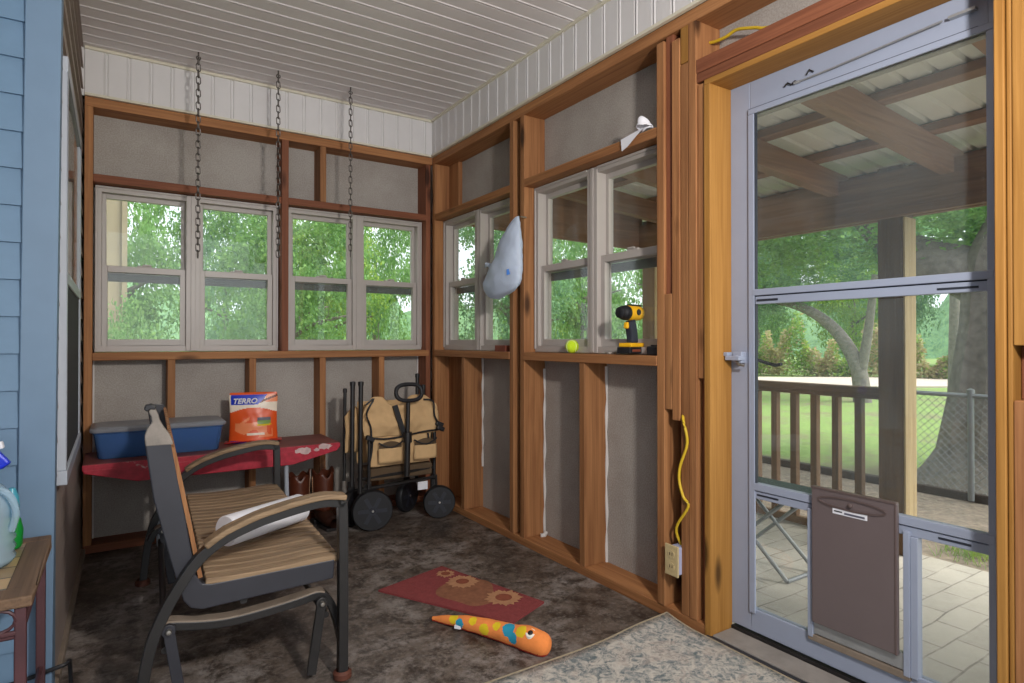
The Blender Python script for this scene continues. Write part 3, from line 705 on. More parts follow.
def lump(name, mats, label, cat, x0, x1, y0, y1, z0, z1, seed, amp=.012, **k):
    def fn(u, v):
        t = 2*PI*u; f = math.sin(PI*min(max(v, .0), 1)); e = .35
        cs = lambda q: math.copysign(abs(q)**e, q)
        a = PI*(v-.5); p = Vector(((x0+x1)/2+(x1-x0)/2*cs(math.cos(t))*abs(math.cos(a))**e, (y0+y1)/2+(y1-y0)/2*cs(math.sin(t))*abs(math.cos(a))**e, (z0+z1)/2+(z1-z0)/2*cs(math.sin(a))))
        return p+noise.noise_vector(p*14+Vector((seed, 0, 0)))*amp
    return MB().grid(fn, 40, 20, wrap=True).own(name, mats, label, cat, smooth=True, **k)
lump('folded_cloth', 'navy', 'folded blue cloth inside the clear tub under the grey lid', 'cloth', -.02, .455, 3.605, 3.79, ZT+.055, ZT+.118, 3, .004)
lump('folded_cloth', 'pinkcloth', 'folded crimson cloth at the bottom of the clear tub', 'cloth', -.025, .3, 3.605, 3.79, ZT+.013, ZT+.05, 9, .003)

# ant bait pouch with its printing
px0, px1, py, pz0, pz1 = .545, .805, 3.74, ZT+.002, ZT+.285
pc = ((px0+px1)/2, py, pz0)
pch = thing('bait_pouch', 'orange and blue stand-up plastic pouch standing on the red bench', 'pouch', pc, math.radians(-12))
def pouch(side):
    def fn(u, v):
        w = .13*(1-.05*math.sin(PI*v))*(1 if v < .9 else 1-(v-.9)*.5); x = (u-.5)*2*w
        d = .045*(math.sin(PI*u)**.6)*(1-v)**.55+.004*math.sin(PI*u)
        d += .004*noise.noise(Vector((u*6, v*7, side*3)))*math.sin(PI*u)*math.sin(PI*v)
        return Vector((x, -side*d, v*(pz1-pz0)))
    return fn
def pmat(u, v):
    if v > .95: return 0
    if v > .665 and u > .04 and (u-.02)+(.93-v)*-0.0 < .62+(v-.8)*1.0 and v > .76: return 2
    if v > .6+.1*math.sin(PI*u):
        if u > .55 and v > .78 and abs((v-.86)-(u-.78)*.35) < .022: return 4
        if u > .75 and v > .8: return 1
        return 3
    if v < .05 and .04 < u < .36: return 5
    if .58 < u < .86 and .36+.1*abs(u-.72) < v < .50: return 6 if v < .44 else 7
    if .56 < u < .88 and .325+.12*abs(u-.72) < v < .37: return 8
    if .2 < u < .42 and abs((v-.42)-(u-.3)*.6) < .03: return 1
    if .36 < u < .74 and .155 < v < .195: return 3
    if .12 < u < .9 and .1 < v < .54 and noise.noise(Vector((u*5, v*5, 1))) > .05: return 1
    return 0
MB().grid(pouch(1), 60, 66, mat=pmat).build('printed_front', ['orange', 'orangel', 'royal', 'cream', 'antbrown', 'purple', 'greenprint', 'greyprint', 'plushyel'], pch, smooth=True, local=True)
MB().grid(pouch(-1), 20, 20).build('back_panel', 'orange', pch, smooth=True, local=True)
MB().grid(lambda u, v: Vector(((u-.5)*.3, -.05-.02*math.sin(PI*u)+v*.1, .004+.012*math.sin(PI*u)*(1-v)+.008*(u > .8))), 16, 6).build('bottom_gusset', 'redfoot', pch, smooth=True, local=True, solid=.003)
tx = bpy.data.curves.new('pouch_word', 'FONT'); tx.body = 'TERRO'; tx.size = .040; tx.extrude = .0008; tx.shear = .25; tx.offset = .0012; tx.align_x = 'LEFT'
to = bpy.data.objects.new('tmp_word', tx); COL.objects.link(to); bpy.context.view_layer.update()
wm = bpy.data.meshes.new_from_object(to.evaluated_get(bpy.context.evaluated_depsgraph_get())); bpy.data.objects.remove(to)
to = bpy.data.objects.new('brand_word', wm); COL.objects.link(to); to.parent = pch; to.location = (-.108, -.0285, .2235); to.rotation_euler = (PI/2+.10, 0, 0)
wm.materials.clear(); wm.materials.append(M['white'])

# ------------------------------------------------------------------ boots beside the bench
def boot(x, y, rz, label):
    r = thing('cowboy_boot', label, 'boot', (x, y, 0), rz, group='brown leather boots under the bench end')
    def shaft(u, v):
        t = 2*PI*u; rx, ry = .054, .066; z = .1+v*(.205+.03*abs(math.cos(t))**2+.012*math.cos(6*t)); k = 1+.12*v
        return Vector((rx*k*math.cos(t), ry*k*math.sin(t)+.0, z))
    MB().grid(shaft, 40, 10, wrap=True).build('shaft', 'leather', r, smooth=True, local=True, solid=.006)
    def foot(u, v):
        t = 2*PI*u; y_ = -.17+v*.255; w = .045*(max(0, math.sin(PI*min(1, .12+v*.88)))**.45); h = .055+.065*max(0, v-.25)**.8*1.5
        return Vector((w*math.cos(t), y_, .02+h*(.5+.5*math.sin(t))))
    MB().grid(foot, 28, 18, wrap=True).build('foot', 'leatherdark', r, smooth=True, local=True)
    MB().box(-.042, .042, -.16, -.02, 0, .02).box(-.035, .035, .03, .085, 0, .03).build('sole', 'blackmetal', r, local=True, bevel=.004)
    for s in (1, -1): MB().bar([(s*.056, 0, .12), (s*.063, 0, .30)], .008, .006).build('piping', 'piping', r, local=True)
    return r
b1 = boot(.918, 3.71, math.radians(-6), 'brown leather boot with scalloped top under the bench end')
dup(b1, (1.055, 3.70, 0), math.radians(8), 'brown leather boot with dark foot standing next to the folded wagon')

# ------------------------------------------------------------------ folded wagon
wg = thing('folding_wagon', 'folded khaki canvas utility wagon with black frame and four wheels in the corner', 'wagon', (1.46, 3.58, 0))
def canvas(x0, x1, z0, z1, y, amp, top=None, seed=0, side=None):
    def fn(u, v):
        x = x0+(x1-x0)*u; zt = top(u) if top else z1; z = z0+(zt-z0)*v
        if side: x += side(u, v)
        d = amp*noise.noise(Vector((u*3.1+seed, v*2.6, seed)))+.5*amp*noise.noise(Vector((u*8+seed, v*5, 3)))
        return Vector((x, y-.03*math.sin(PI*u)*math.sin(PI*v)+d, z))
    return fn
topf = lambda u: .775-.06*math.exp(-((u-.0)/.05)**2)-.055*math.exp(-((u-.42)/.16)**4)+(-.0 if u < .8 else -.6*(u-.8)**1.4)
MB().grid(canvas(1.235, 1.69, .535, .76, 3.47, .022, topf, 1, lambda u, v: .02*math.sin(PI*v)*(1 if u > .5 else -1)*abs(u-.5)*2), 44, 24).build('upper_canvas', 'khaki', wg, smooth=True, solid=.006)
MB().grid(canvas(1.245, 1.66, .36, .535, 3.475, .014, None, 5, lambda u, v: (.5-u)*.02*(1-v)), 44, 18).build('lower_canvas', 'khaki', wg, smooth=True, solid=.006)
for xa in (1.305, 1.53):
    p = MB().grid(lambda u, v: Vector((xa+u*.15, 3.433-.012*math.sin(PI*u), .385+v*.085)), 10, 6).build('pocket', 'khaki', wg, smooth=True, solid=.006)
    MB().grid(lambda u, v: Vector((xa+.005+u*.14, 3.436-.006*math.sin(PI*u), .47+v*.04*math.sin(PI*(.15+u*.7)))), 10, 3).build('pocket_mesh', 'khakidark', wg, solid=.003)
    MB().tube([(xa+u*.15, 3.43-.012*math.sin(PI*u), .505-.03*math.sin(PI*u)) for u in [i/8 for i in range(9)]], .005, 6).build('pocket_strap', 'black', wg, smooth=True)
MB().grid(canvas(1.135, 1.24, .45, .70, 3.52, .02, lambda u: .66+.06*math.sin(PI*u), 9), 16, 16).build('side_canvas', 'khaki', wg, smooth=True, solid=.006)
MB().grid(canvas(1.26, 1.68, .35, .73, 3.68, .02, None, 12), 20, 16).build('rear_canvas', 'khaki', wg, smooth=True, solid=.006)
for x, y, z0, z1, r_ in ((1.158, 3.47, .26, .845, .0135), (1.2, 3.45, .22, .845, .0135), (1.142, 3.56, .28, .80, .010), (1.255, 3.46, .20, .50, .010), (1.695, 3.50, .17, .56, .011), (1.64, 3.64, .2, .87, .012), (1.665, 3.6, .3, .80, .01)):
    MB().tube([(x, y, z0), (x+.004, y, z1)], r_, 10).lathe([(0, 0), (r_+.003, 0), (r_+.003, .022), (0, .026)], (x+.004, y, z1), (0, 0, 1), 10).build('frame_tube', 'blackmetal', wg, smooth=True)
for pts in ([(1.235, 3.452, .73), (1.28, 3.44, .765), (1.235, 3.44, .68), (1.26, 3.44, .6), (1.265, 3.44, .53)], [(1.60, 3.45, .745), (1.66, 3.44, .73), (1.67, 3.44, .64), (1.715, 3.45, .575)], [(1.25, 3.45, .54), (1.34, 3.437, .525), (1.46, 3.43, .533), (1.60, 3.437, .55), (1.70, 3.45, .55)], [(1.275, 3.45, .53), (1.268, 3.45, .44), (1.25, 3.455, .36)], [(1.63, 3.45, .535), (1.65, 3.45, .44), (1.68, 3.455, .36)]):
    MB().tube(spl(pts, 4), .0055, 8).build('edge_binding', 'black', wg, smooth=True)
for c_ in ((1.255, 3.435, .535), (1.71, 3.44, .56), (1.71, 3.455, .585)):
    MB().obox(c_, (.05, .03, .028), Matrix.Rotation(.4, 3, 'Y')).build('corner_clip', 'black', wg, bevel=.005)
MB().bar([(1.405, 3.43, .72), (1.44, 3.42, .60), (1.47, 3.415, .52)], .03, .012, Vector((1, 0, 0))).build('fold_strap', 'black', wg)
ha = MB().tube([(1.468, 3.40, .30), (1.475, 3.395, .745)], .013, 12).tube([(1.468, 3.40, .30), (1.472, 3.397, .52)], .018, 12).lathe([(.026, -.03), (.026, .03)], (1.472, 3.397, .53), (0, 0, 1), 12)
ha = ha.build('pull_handle', 'blackmetal', wg, smooth=True)
ov = [(1.478+.082*math.copysign(abs(math.cos(t))**.75, math.cos(t)), 3.39+.01*math.sin(t), .797+.048*math.copysign(abs(math.sin(t))**.8, math.sin(t))) for t in [2*PI*i/32 for i in range(32)]]
MB().tube(ov, .0125, 10, closed=True).build('grip', 'black', ha, smooth=True)
for za, y in ((.235, 3.47), (.20, 3.62), (.29, 3.5)):
    MB().tube([(1.2, y, za), (1.47, y-.01, za+.012), (1.69, y, za+.02)], .0095, 8).build('cross_bar', 'blackmetal', wg, smooth=True)
MB().box(1.25, 1.68, 3.49, 3.64, .27, .345).build('folded_base', 'khakidark', wg, bevel=.01)
MB().box(1.575, 1.64, 3.475, 3.48, .185, .235).build('white_tag', 'white', wg)
def wheel(c, r_, w, rz):
    R = Matrix.Rotation(rz, 3, 'Z'); ax = R@Vector((0, 1, 0)); ty = MB().lathe([(r_*.72, -w/2), (r_*.94, -w/2), (r_, -w*.3), (r_, w*.3), (r_*.94, w/2), (r_*.72, w/2)], c, ax, 36).build('wheel', 'tyre', wg, smooth=True)
    hb = MB().lathe([(0, -w*.40), (r_*.74, -w*.40), (r_*.74, w*.40), (0, w*.40)], c, ax, 36)
    for k in range(6):
        t = k*PI/3; d = R@Vector((math.cos(t), 0, math.sin(t))); hb.bar([Vector(c)-ax*w*.44+d*r_*.15, Vector(c)-ax*w*.44+d*r_*.70], .022, .008, d.cross(ax))
    hb.lathe([(0, -w*.6), (r_*.16, -w*.58), (r_*.2, -w*.4)], c, ax, 16); hb.build('hub', 'hub', ty, smooth=True, flat_angle=30)
    MB().lathe([(0, -w*.66), (.006, -w*.64), (.007, -w*.58)], c, ax, 10).build('axle_end', 'steel', ty, smooth=True)
    return ty
wheel((1.268, 3.435, .118), .118, .05, math.radians(-12)); wheel((1.712, 3.46, .10), .10, .05, math.radians(-20))
wheel((1.20, 3.60, .105), .105, .045, math.radians(42)); wheel((1.60, 3.70, .105), .105, .045, math.radians(33))
for x, y in ((1.262, 3.48), (1.70, 3.50), (1.20, 3.60), (1.60, 3.70)):
    MB().bar([(x, y, .11), (x, y+.01, .26)], .04, .016, Vector((1, 0, 0))).build('wheel_fork', 'blackmetal', wg, bevel=.003)

# ------------------------------------------------------------------ door mat with printed sunflowers
c0, c1, c2, c3 = (Vector(p) for p in ((.981, 2.58, 0), (1.343, 2.685, 0), (1.520, 2.085, 0), (1.300, 1.995, 0)))
mo = (c0+c2)/2; uu = Vector((.945, .274, 0)).normalized()            # short side direction
mt = thing('door_mat', 'red rectangular mat printed with tan sunflowers lying on the concrete', 'mat', (mo.x, mo.y, 0))
def bil(u, v, z): p = (c0*(1-u)+c1*u)*(1-v)+(c3*(1-u)+c2*u)*v; return Vector((p.x, p.y, z))
mb = MB().grid(lambda u, v: bil(u, v, .009), 2, 2)
for i in range(4):
    q = [(0, 0), (1, 0), (1, 1), (0, 1)]; a, b = q[i], q[(i+1) % 4]; mb.add([bil(*a, .0005), bil(*b, .0005), bil(*b, .009), bil(*a, .009)], [(0, 1, 2, 3)])
mb.build('mat_pile', 'mat', mt)
def flower(cu, cv, rad, inner, npet=21):
    """petals laid around a centre given in mat coordinates"""
    ctr = bil(cu, cv, .0096); pe = MB()
    for k in range(npet):
        t = 2*PI*k/npet+.1*math.sin(k*5); d = Vector((math.cos(t), math.sin(t), 0)); s_ = Vector((-d.y, d.x, 0)); L = rad*(1+.08*math.sin(k*3.7)); zz = Vector((0, 0, .0004*(k % 3)))
        pe.add([ctr+d*inner*.8-s_*rad*.12+zz, ctr+d*L*.74-s_*rad*.17+zz, ctr+d*L+zz, ctr+d*L*.74+s_*rad*.17+zz, ctr+d*inner*.8+s_*rad*.12+zz], [(0, 1, 2, 3, 4)])
    pe.add([ctr+Vector((inner*math.cos(2*PI*q/24), inner*math.sin(2*PI*q/24), .0014)) for q in range(24)], [tuple(range(24))], 1)
    return pe.build('sunflower_print', ['matpetal', 'matcentre'], mt)
flower(.70, .745, .080, .036); flower(.78, .34, .074, .030); flower(.84, .14, .046, .022, 14)
mb = MB()
ctr = bil(.56, .50, .0093)
mb.add([ctr+Vector((.16*math.cos(t)*(1+.2*math.sin(3*t))*.75, .15*math.sin(t), 0)) for t in [2*PI*i/30 for i in range(30)]], [tuple(range(30))])
mb.build('leaf_print', 'matleaf', mt)

# ------------------------------------------------------------------ plush snake toy
sp = spl([(1.055, 2.185, .014), (1.095, 2.115, .024), (1.14, 2.035, .030), (1.185, 1.945, .033), (1.218, 1.865, .036), (1.243, 1.80, .041), (1.262, 1.755, .038), (1.279, 1.720, .034)], 22)
rad = [.008, .017, .026, .031, .034, .041, .039, .003]
rs = []
for i in range(len(sp)):
    t = i/22; k = min(int(t), 6); f = t-k; f = f*f*(3-2*f) if k < 6 else 1-math.sqrt(max(0, 1-f*f)); rs.append(rad[k]*(1-f)+rad[k+1]*f)
ts = thing('plush_snake', 'orange plush snake toy with yellow and teal spots lying beside the red mat', 'toy', (1.17, 1.95, 0))
mb = MB(); n_ = 48
mb.sweep(sp, [(math.cos(2*PI*i/n_)*1.1, math.sin(2*PI*i/n_)*.95) for i in range(n_)], Vector((0, 0, 1)), 0, scales=rs)
sdir = Vector((-.45, -.3, .75)).normalized(); sd2 = Vector((-.8, -.5, .15)).normalized()
spots = [(sp[int(t*22)]+(sdir if k else sd2)*rs[int(t*22)], r_, m_) for t, r_, m_, k in ((1.25, .020, 1, 1), (1.6, .018, 2, 0), (2.2, .016, 1, 1), (2.75, .021, 1, 0), (3.3, .016, 1, 1), (3.95, .026, 2, 1), (4.25, .020, 2, 0), (4.7, .022, 1, 1))]
for i, f in enumerate(mb.f):
    c = sum((mb.v[j] for j in f), Vector())/len(f)
    if c.z < .014: mb.m[i] = 3
    for p, r_, m_ in spots:
        if (c-Vector(p)).length < r_: mb.m[i] = m_
mb.v = [Vector((v.x, v.y, max(v.z, .001))) for v in mb.v]
mb.build('body', ['plush', 'plushyel', 'plushblue', 'plushred'], ts, smooth=True)
en = Vector((-.42, -.24, .87)).normalized(); ec = Vector((1.250, 1.782, .041))+en*.038
ey = MB().lathe([(0, .004), (.017, .003), (.023, -.010)], ec, en, 22).build('eye', 'eyew', ts, smooth=True)
MB().lathe([(0, .0085), (.007, .007), (.012, .001)], ec, en, 16).build('pupil', 'eyeb', ey, smooth=True)
MB().obox((1.10, 2.065, .016), (.025, .006, .012), Matrix.Rotation(-.9, 3, 'Z')).build('care_tag', 'white', ts)

# ------------------------------------------------------------------ area rug
rg = thing('area_rug', 'grey and cream faded floral area rug before the storm door', 'rug', (1.3, 1.0, 0))
ra, rb, rc = Vector((.86, 1.69, 0)), Vector((1.842, 1.70, 0)), Vector((1.842, -.6, 0))
def rugf(u, v):
    x = -.7+2.535*u; y = -.7+2.385*v; z = .008
    k = max(0, (u-.86)/.14)*max(0, (v-.93)/.07); z += .03*k*k*(1-.2*k)
    k2 = math.exp(-((u-.93)/.06)**2)*max(0, (v-.8)/.2); z += .012*k2
    return Vector((x-.012*k, y-.05*(1-u)*0+.0-.03*k*0, z))
MB().grid(rugf, 60, 60).build('pile', 'rug', rg, smooth=True, solid=.008)
ed = [rugf(i/60, 1) for i in range(61)]+[rugf(1, 1-i/60) for i in range(1, 61)]
MB().tube(ed, .006, 6).build('binding', 'rugedge', rg, smooth=True)

# ------------------------------------------------------------------ small things on the right wall
ZS = 1.042
# hanging bag
hb = thing('plastic_bag', 'crumpled white plastic bag hanging from the stud beside the corner window', 'bag', (1.835, 2.84, 1.35))
def bagf(u, v):
    t = 2*PI*u; yr = 2.648+.085*max(0, v-.45); W = .03+.325*min(1, (1-v)*1.3)**.75; q = 1 if v > .2 else (1-(1-v/.2)**2)**.5*.86+.14
    dth = .01+.06*math.sin(PI*min(1, (1-v)*.72))**.8*q; yc = yr+W*.5+.02*(1-v); z = 1.352+.412*v-.02*(math.sin(t)+1)*.5*(1-v)
    p = Vector((1.79-dth*math.cos(t)*.8+.02*(v-.5), yc+W*.5*q*math.sin(t), z))
    w_ = noise.noise_vector(p*14)*.009*math.sin(PI*min(1, v*.9+.1))+noise.noise_vector(p*45)*.0025; w_.z *= .5; return p+w_
MB().grid(bagf, 48, 40, wrap=True).add([bagf(i/48, 0) for i in range(48)], [tuple(range(48))]).build('bag_body', 'bagplastic', hb, smooth=True, flat_angle=180)
MB().lathe([(0, 0), (.004, 0), (.004, .035), (0, .035)], (1.82, 2.705, 1.766), (1, 0, 0), 8).build('hook_nail', 'steel', hb)
MB().grid(lambda u, v: Vector((1.736+.038*u, 2.715-.035*u, 1.45+.03*v+.012*u)), 4, 4).build('blue_print', 'bagblue', hb)
MB().tube([(1.79, 2.97, 1.53), (1.785, 3.005, 1.54), (1.79, 3.03, 1.525)], .012, 8, radii=[.014, .012, .004]).build('knotted_corner', 'bagplastic', hb, smooth=True)

# drill
dc = Vector((1.905, 1.955, ZS))
dl = thing('cordless_drill', 'yellow and black cordless drill standing on the window sill', 'drill', dc, math.radians(8))
mb = MB().box(-.065, .045, -.036, .036, .006, .034, 0).box(-.055, .04, -.034, .034, .034, .052, 1).box(-.05, .01, -.037, .037, .012, .026, 2)
mb.build('battery_pack', ['black', 'yellow', 'brick'], dl, bevel=.004, local=True)
MB().bar(spl([(-.002, 0, .05), (-.004, 0, .085), (-.012, 0, .12), (-.022, 0, .15)], 3), .036, .044, Vector((0, 1, 0))).build('grip', 'darkslate', dl, bevel=.010, local=True)
MB().obox((-.043, 0, .128), (.016, .02, .028), Matrix.Rotation(.2, 3, 'Y')).build('trigger', 'yellow', dl, bevel=.004, local=True)
MB().lathe([(0, .0), (.02, .0), (.031, .012), (.033, .04), (.033, .085), (.03, .095), (0, .095)], (.055, 0, .182), (-1, 0, 0), 28).build('motor_body', 'yellow', dl, smooth=True, local=True)
MB().lathe([(.031, 0), (.033, .01), (.03, .03), (.028, .032), (.024, .05), (.016, .055), (0, .055)], (-.04, 0, .182), (-1, 0, 0), 28).build('chuck', 'black', dl, smooth=True, local=True)
MB().lathe([(.0, 0), (.014, 0), (.012, .004), (0, .004)], (.0, -.033, .185), (0, -1, 0), 16).build('badge', 'black', dl, local=True)
MB().box(-.03, .05, -.012, .012, .212, .220).build('top_ridge', 'black', dl, bevel=.003, local=True)
# tennis ball
tn = thing('tennis_ball', 'bright yellow-green tennis ball on the window sill', 'ball', (1.90, 2.372, ZS))
mb = MB(); mb.lathe([(.0335*math.sin(PI*i/20), -.0335*math.cos(PI*i/20)) for i in range(21)], (1.90, 2.372, ZS+.0335), (0, 0, 1), 32); mb.build('felt', 'tennis', tn, smooth=True)
cv_ = []
for i in range(48):
    t = 2*PI*i/48; a_ = .75; p = Vector((math.cos(t)+a_*.5*math.cos(3*t), math.sin(t)-a_*.5*math.sin(3*t), 1.1*math.sin(2*t))).normalized()*.0336; cv_.append(p+Vector((1.90, 2.372, ZS+.0335)))
MB().tube(cv_, .0011, 5, closed=True).build('seam', 'tennisline', tn, smooth=True)
# charger block, disc, brick-red block
ch = thing('charger_block', 'small black block on the sill right of the drill', 'charger', (1.90, 1.80, ZS))
MB().box(1.872, 1.935, 1.768, 1.842, ZS, ZS+.038).build('case', 'black', ch, bevel=.005)
MB().box(1.885, 1.925, 1.78, 1.83, ZS+.038, ZS+.044).build('terminal_plate', 'darkslate', ch, bevel=.002)
MB().lathe([(0, 0), (.026, 0), (.028, .004), (.026, .009), (.01, .012), (0, .012)], (1.895, 2.092, ZS), (0, 0, 1), 24).own('metal_cap', 'steel', 'small flat silver cap on the sill left of the drill', 'cap', smooth=True)
bk = MB().box(-.03, .03, -.055, .055, 0, .036); bk.box(-.031, -.028, -.05, .05, .01, .014)
bk.own('wood_block', 'brick', 'reddish brown block on the sill under the plastic bag', 'block', (0, 0, 0), bevel=.006).location = (1.895, 2.99, ZS)
# paper tissue on the header
tz = 1.978
def tis(u, v):
    p = Vector((1.88-.045*v-.02*math.sin(3*u), 1.80+.06*u, tz+.006+.035*math.sin(PI*v)*math.sin(PI*u)*1.4+.01*v)); return p+noise.noise_vector(p*30)*.013
ti = thing('paper_tissue', 'crumpled white tissue hanging over the header above the second right window', 'tissue', (1.86, 1.84, tz))
MB().grid(tis, 14, 14).build('crumple', 'white', ti, smooth=True, solid=.002, flat_angle=180)
MB().add([(1.848, 1.835, tz+.014), (1.849, 1.855, tz+.012), (1.846, 1.965, tz-.002), (1.842, 1.955, tz-.055), (1.842, 1.925, tz-.045)], [(0, 1, 2, 3, 4)]).build('hanging_tail', 'white', ti, solid=.002)
# outlet box and cables
ob = thing('outlet_box', 'almond duplex outlet on a pale blue box beside the door', 'outlet', (1.87, 1.66, .19))
MB().box(A-.02, A+.055, 1.637, 1.682, .193, .300).build('box', 'outletbox', ob, bevel=.003)
pl = MB().box(A-.027, A-.02, 1.632, 1.70, .186, .306).build('face_plate', 'outlet', ob, bevel=.003)
for z in (.222, .270):
    MB().lathe([(.016, 0), (.0165, .002), (.0, .002)], (A-.027, 1.666, z), (-1, 0, 0), 20).build('receptacle', 'outlet', pl)
    MB().box(A-.0302, A-.029, 1.659, 1.661, z-.004, z+.007).box(A-.0302, A-.029, 1.671, 1.673, z-.004, z+.007).build('slot', 'black', pl)
MB().tube(spl([(1.90, 1.668, .83), (1.846, 1.621, 0.798), (1.846, 1.601, 0.712), (1.846, 1.636, 0.618), (1.846, 1.641, 0.559), (1.846, 1.621, 0.501), (1.846, 1.597, 0.468), (1.85, 1.66, .37), (1.88, 1.66, .295)], 5), .0055, 8).own('electrical_cable', 'ywire', 'yellow electrical cable dropping to the outlet box beside the door', 'cable', smooth=True)
MB().tube(spl([(1.935, 1.580, 2.263), (1.935, 1.537, 2.253), (1.935, 1.487, 2.251), (1.935, 1.439, 2.257), (1.935, 1.367, 2.233), (1.935, 1.288, 2.206), (1.95, 1.05, 2.2), (1.95, .5, 2.178)], 5), .006, 8).own('electrical_cable', 'ywire', 'yellow electrical cable lying on the header above the storm door', 'cable', smooth=True)

# ------------------------------------------------------------------ tiled table by the blue wall
TZ = .53; tx0, tx1, ty0, ty1 = -1.0, -.150, 1.745, 2.262
tt = thing('tiled_table', 'small table with mosaic tile top and maroon iron legs beside the blue wall', 'table', (-.58, 2.0, 0))
MB().box(tx0, tx1, ty0, ty0+.07, TZ-.025, TZ).box(tx0, tx1, ty1-.05, ty1, TZ-.025, TZ).box(tx0, tx0+.07, ty0+.07, ty1-.05, TZ-.025, TZ).box(tx1-.055, tx1, ty0+.07, ty1-.05, TZ-.025, TZ).build('top_frame', 'tabwood', tt, bevel=.004)
MB().box(tx0+.07, tx1-.055, ty0+.07, ty1-.05, TZ-.02, TZ-.003).build('tile_panel', 'tile', tt)
for x in (tx0+.03, tx1-.022):
    for y in (ty0+.02, ty1-.03): MB().box(x-.011, x+.011, y-.011, y+.011, 0, TZ-.025).build('leg', 'maroon', tt, bevel=.003)
def scroll(mb, p0, p1, up, n):
    p0, p1 = Vector(p0), Vector(p1)
    for i in range(n):
        c = p0.lerp(p1, (i+.5)/n); d = (p1-p0).normalized(); r_ = (p1-p0).length/n*.5
        mb.tube([c+d*(r_*math.cos(t))+up*(r_*.8*math.sin(t)) for t in [2*PI*k/14 for k in range(14)]], .004, 6, closed=True)
ap = MB(); Z1 = TZ-.052
scroll(ap, (tx1-.02, ty0+.03, Z1), (tx1-.02, ty1-.04, Z1), Vector((0, 0, 1)), 9); scroll(ap, (tx0+.03, ty0+.012, Z1), (tx1-.03, ty0+.012, Z1), Vector((0, 0, 1)), 13)
ap.tube([(tx1-.02, ty0+.02, Z1-.03), (tx1-.02, ty1-.03, Z1-.03)], .006, 8).tube([(tx0+.03, ty0+.012, Z1-.03), (tx1-.03, ty0+.012, Z1-.03)], .006, 8)
ap.build('scrollwork_apron', 'maroon', tt, smooth=True)
MB().tube([(tx0+.03, ty0+.02, .44), (tx1-.022, ty0+.02, .44)], .008, 8).tube([(tx1-.022, ty0+.02, .16), (tx1-.022, ty1-.03, .16)], .006, 8).build('stretcher', 'maroon', tt, smooth=True)
# jug, spray bottle, green bottle
jg = thing('water_jug', 'clear ribbed plastic jug on the tiled table', 'jug', (-.288, 2.03, TZ))
prf = [(.0, .002), (.07, .002), (.078, .012)]+[(.078+.003*math.cos(i*PI), .02+i*.012) for i in range(11)]+[(.076, .165), (.055, .20), (.03, .222), (.024, .226), (.024, .24)]
MB().lathe(prf, (-.288, 2.03, TZ), (0, 0, 1), 36).build('jug_body', 'clearjug', jg, smooth=True, flat_angle=60)
MB().lathe([(.027, .238), (.027, .262), (.024, .265), (0, .265)], (-.288, 2.03, TZ), (0, 0, 1), 24).build('cap', 'tealp', jg, smooth=True)
MB().tube(spl([(-.263, 2.0, TZ+.20), (-.223, 1.985, TZ+.19), (-.205, 1.99, TZ+.14), (-.215, 2.0, TZ+.09)], 4), .009, 8).build('jug_handle', 'clearjug', jg, smooth=True)
sb = thing('spray_bottle', 'teal spray bottle with a deep blue trigger behind the jug', 'bottle', (-0.311, 2.19, TZ))
MB().lathe([(0, .001), (.036, .001), (.04, .01), (.04, .12), (.03, .16), (.014, .19), (.014, .21)], (-0.311, 2.19, TZ), (0, 0, 1), 28).build('bottle_body', 'tealp', sb, smooth=True)
MB().box(-.326, -.296, 2.175, 2.205, TZ+.205, TZ+.235).bar(spl([(-0.341, 2.19, TZ+.30), (-0.301, 2.19, TZ+.29), (-0.266, 2.185, TZ+.25), (-0.246, 2.18, TZ+.225)], 3), .026, .03).bar([(-0.311, 2.19, TZ+.225), (-0.316, 2.19, TZ+.29)], .03, .03).build('trigger_head', 'ribblue', sb, bevel=.006)
MB().bar([(-0.253, 2.188, TZ+.285), (-0.276, 2.19, TZ+.28)], .02, .02).build('nozzle', 'white', sb, bevel=.003)
gb = thing('green_bottle', 'small green and teal squeeze bottle by the corner board on the tiled table', 'bottle', (-.232, 2.17, TZ))
MB().lathe([(0, .001), (.02, .001), (.024, .01), (.026, .05), (.02, .08), (.012, .09)], (-.232, 2.17, TZ), (0, 0, 1), 20).build('bottle_body', 'greenp', gb, smooth=True)
MB().lathe([(.013, .085), (.018, .1), (.016, .14), (.008, .165), (0, .168)], (-.232, 2.17, TZ), (0, 0, 1), 20).build('cap', 'tealp', gb, smooth=True)
MB().tube(spl([(-1.0, 2.262, .09), (-.5, 2.262, .10), (-.25, 2.262, .115), (-.155, 2.262, .13), (-.115, 2.268, .135), (-.108, 2.30, .13), (-.108, 2.34, .10), (-.106, 2.36, .035)], 5), .006, 8).own('black_cable', 'black', 'black cable running low along the blue corner behind the tiled table', 'cable', smooth=True)

# ------------------------------------------------------------------ covered porch outside the door
GZ = -.10
MB().box(S+.03, 3.82, -3, 4.4, GZ-.15, GZ).own('patio', 'pavers', 'grey brick paver patio outside the door', 'patio', (S, 0, GZ), kind='structure')
MB().box(3.82, 5.5, -6, 9, GZ-.2, GZ-.015).own('gravel_bed', 'gravel', 'strip of gravel and leaf litter beyond the patio', 'gravel', (4, 0, GZ), kind='structure')
MB().box(5.45, 5.52, -6, 9, GZ-.1, GZ+.05).own('trim_3', 'edging', 'dark timber edging between gravel and lawn', 'edging', (5.5, 0, GZ), kind='structure', bevel=.01)
mb = MB().box(5.52, 60, -40, 70, GZ-.3, GZ-.01).box(-30, 5.52, 9, 70, GZ-.3, GZ-.01).box(-30, S+.03, T+.3, 9, GZ-.3, GZ-.01).box(S+.03, 5.52, 4.4, 9, GZ-.3, GZ-.02)
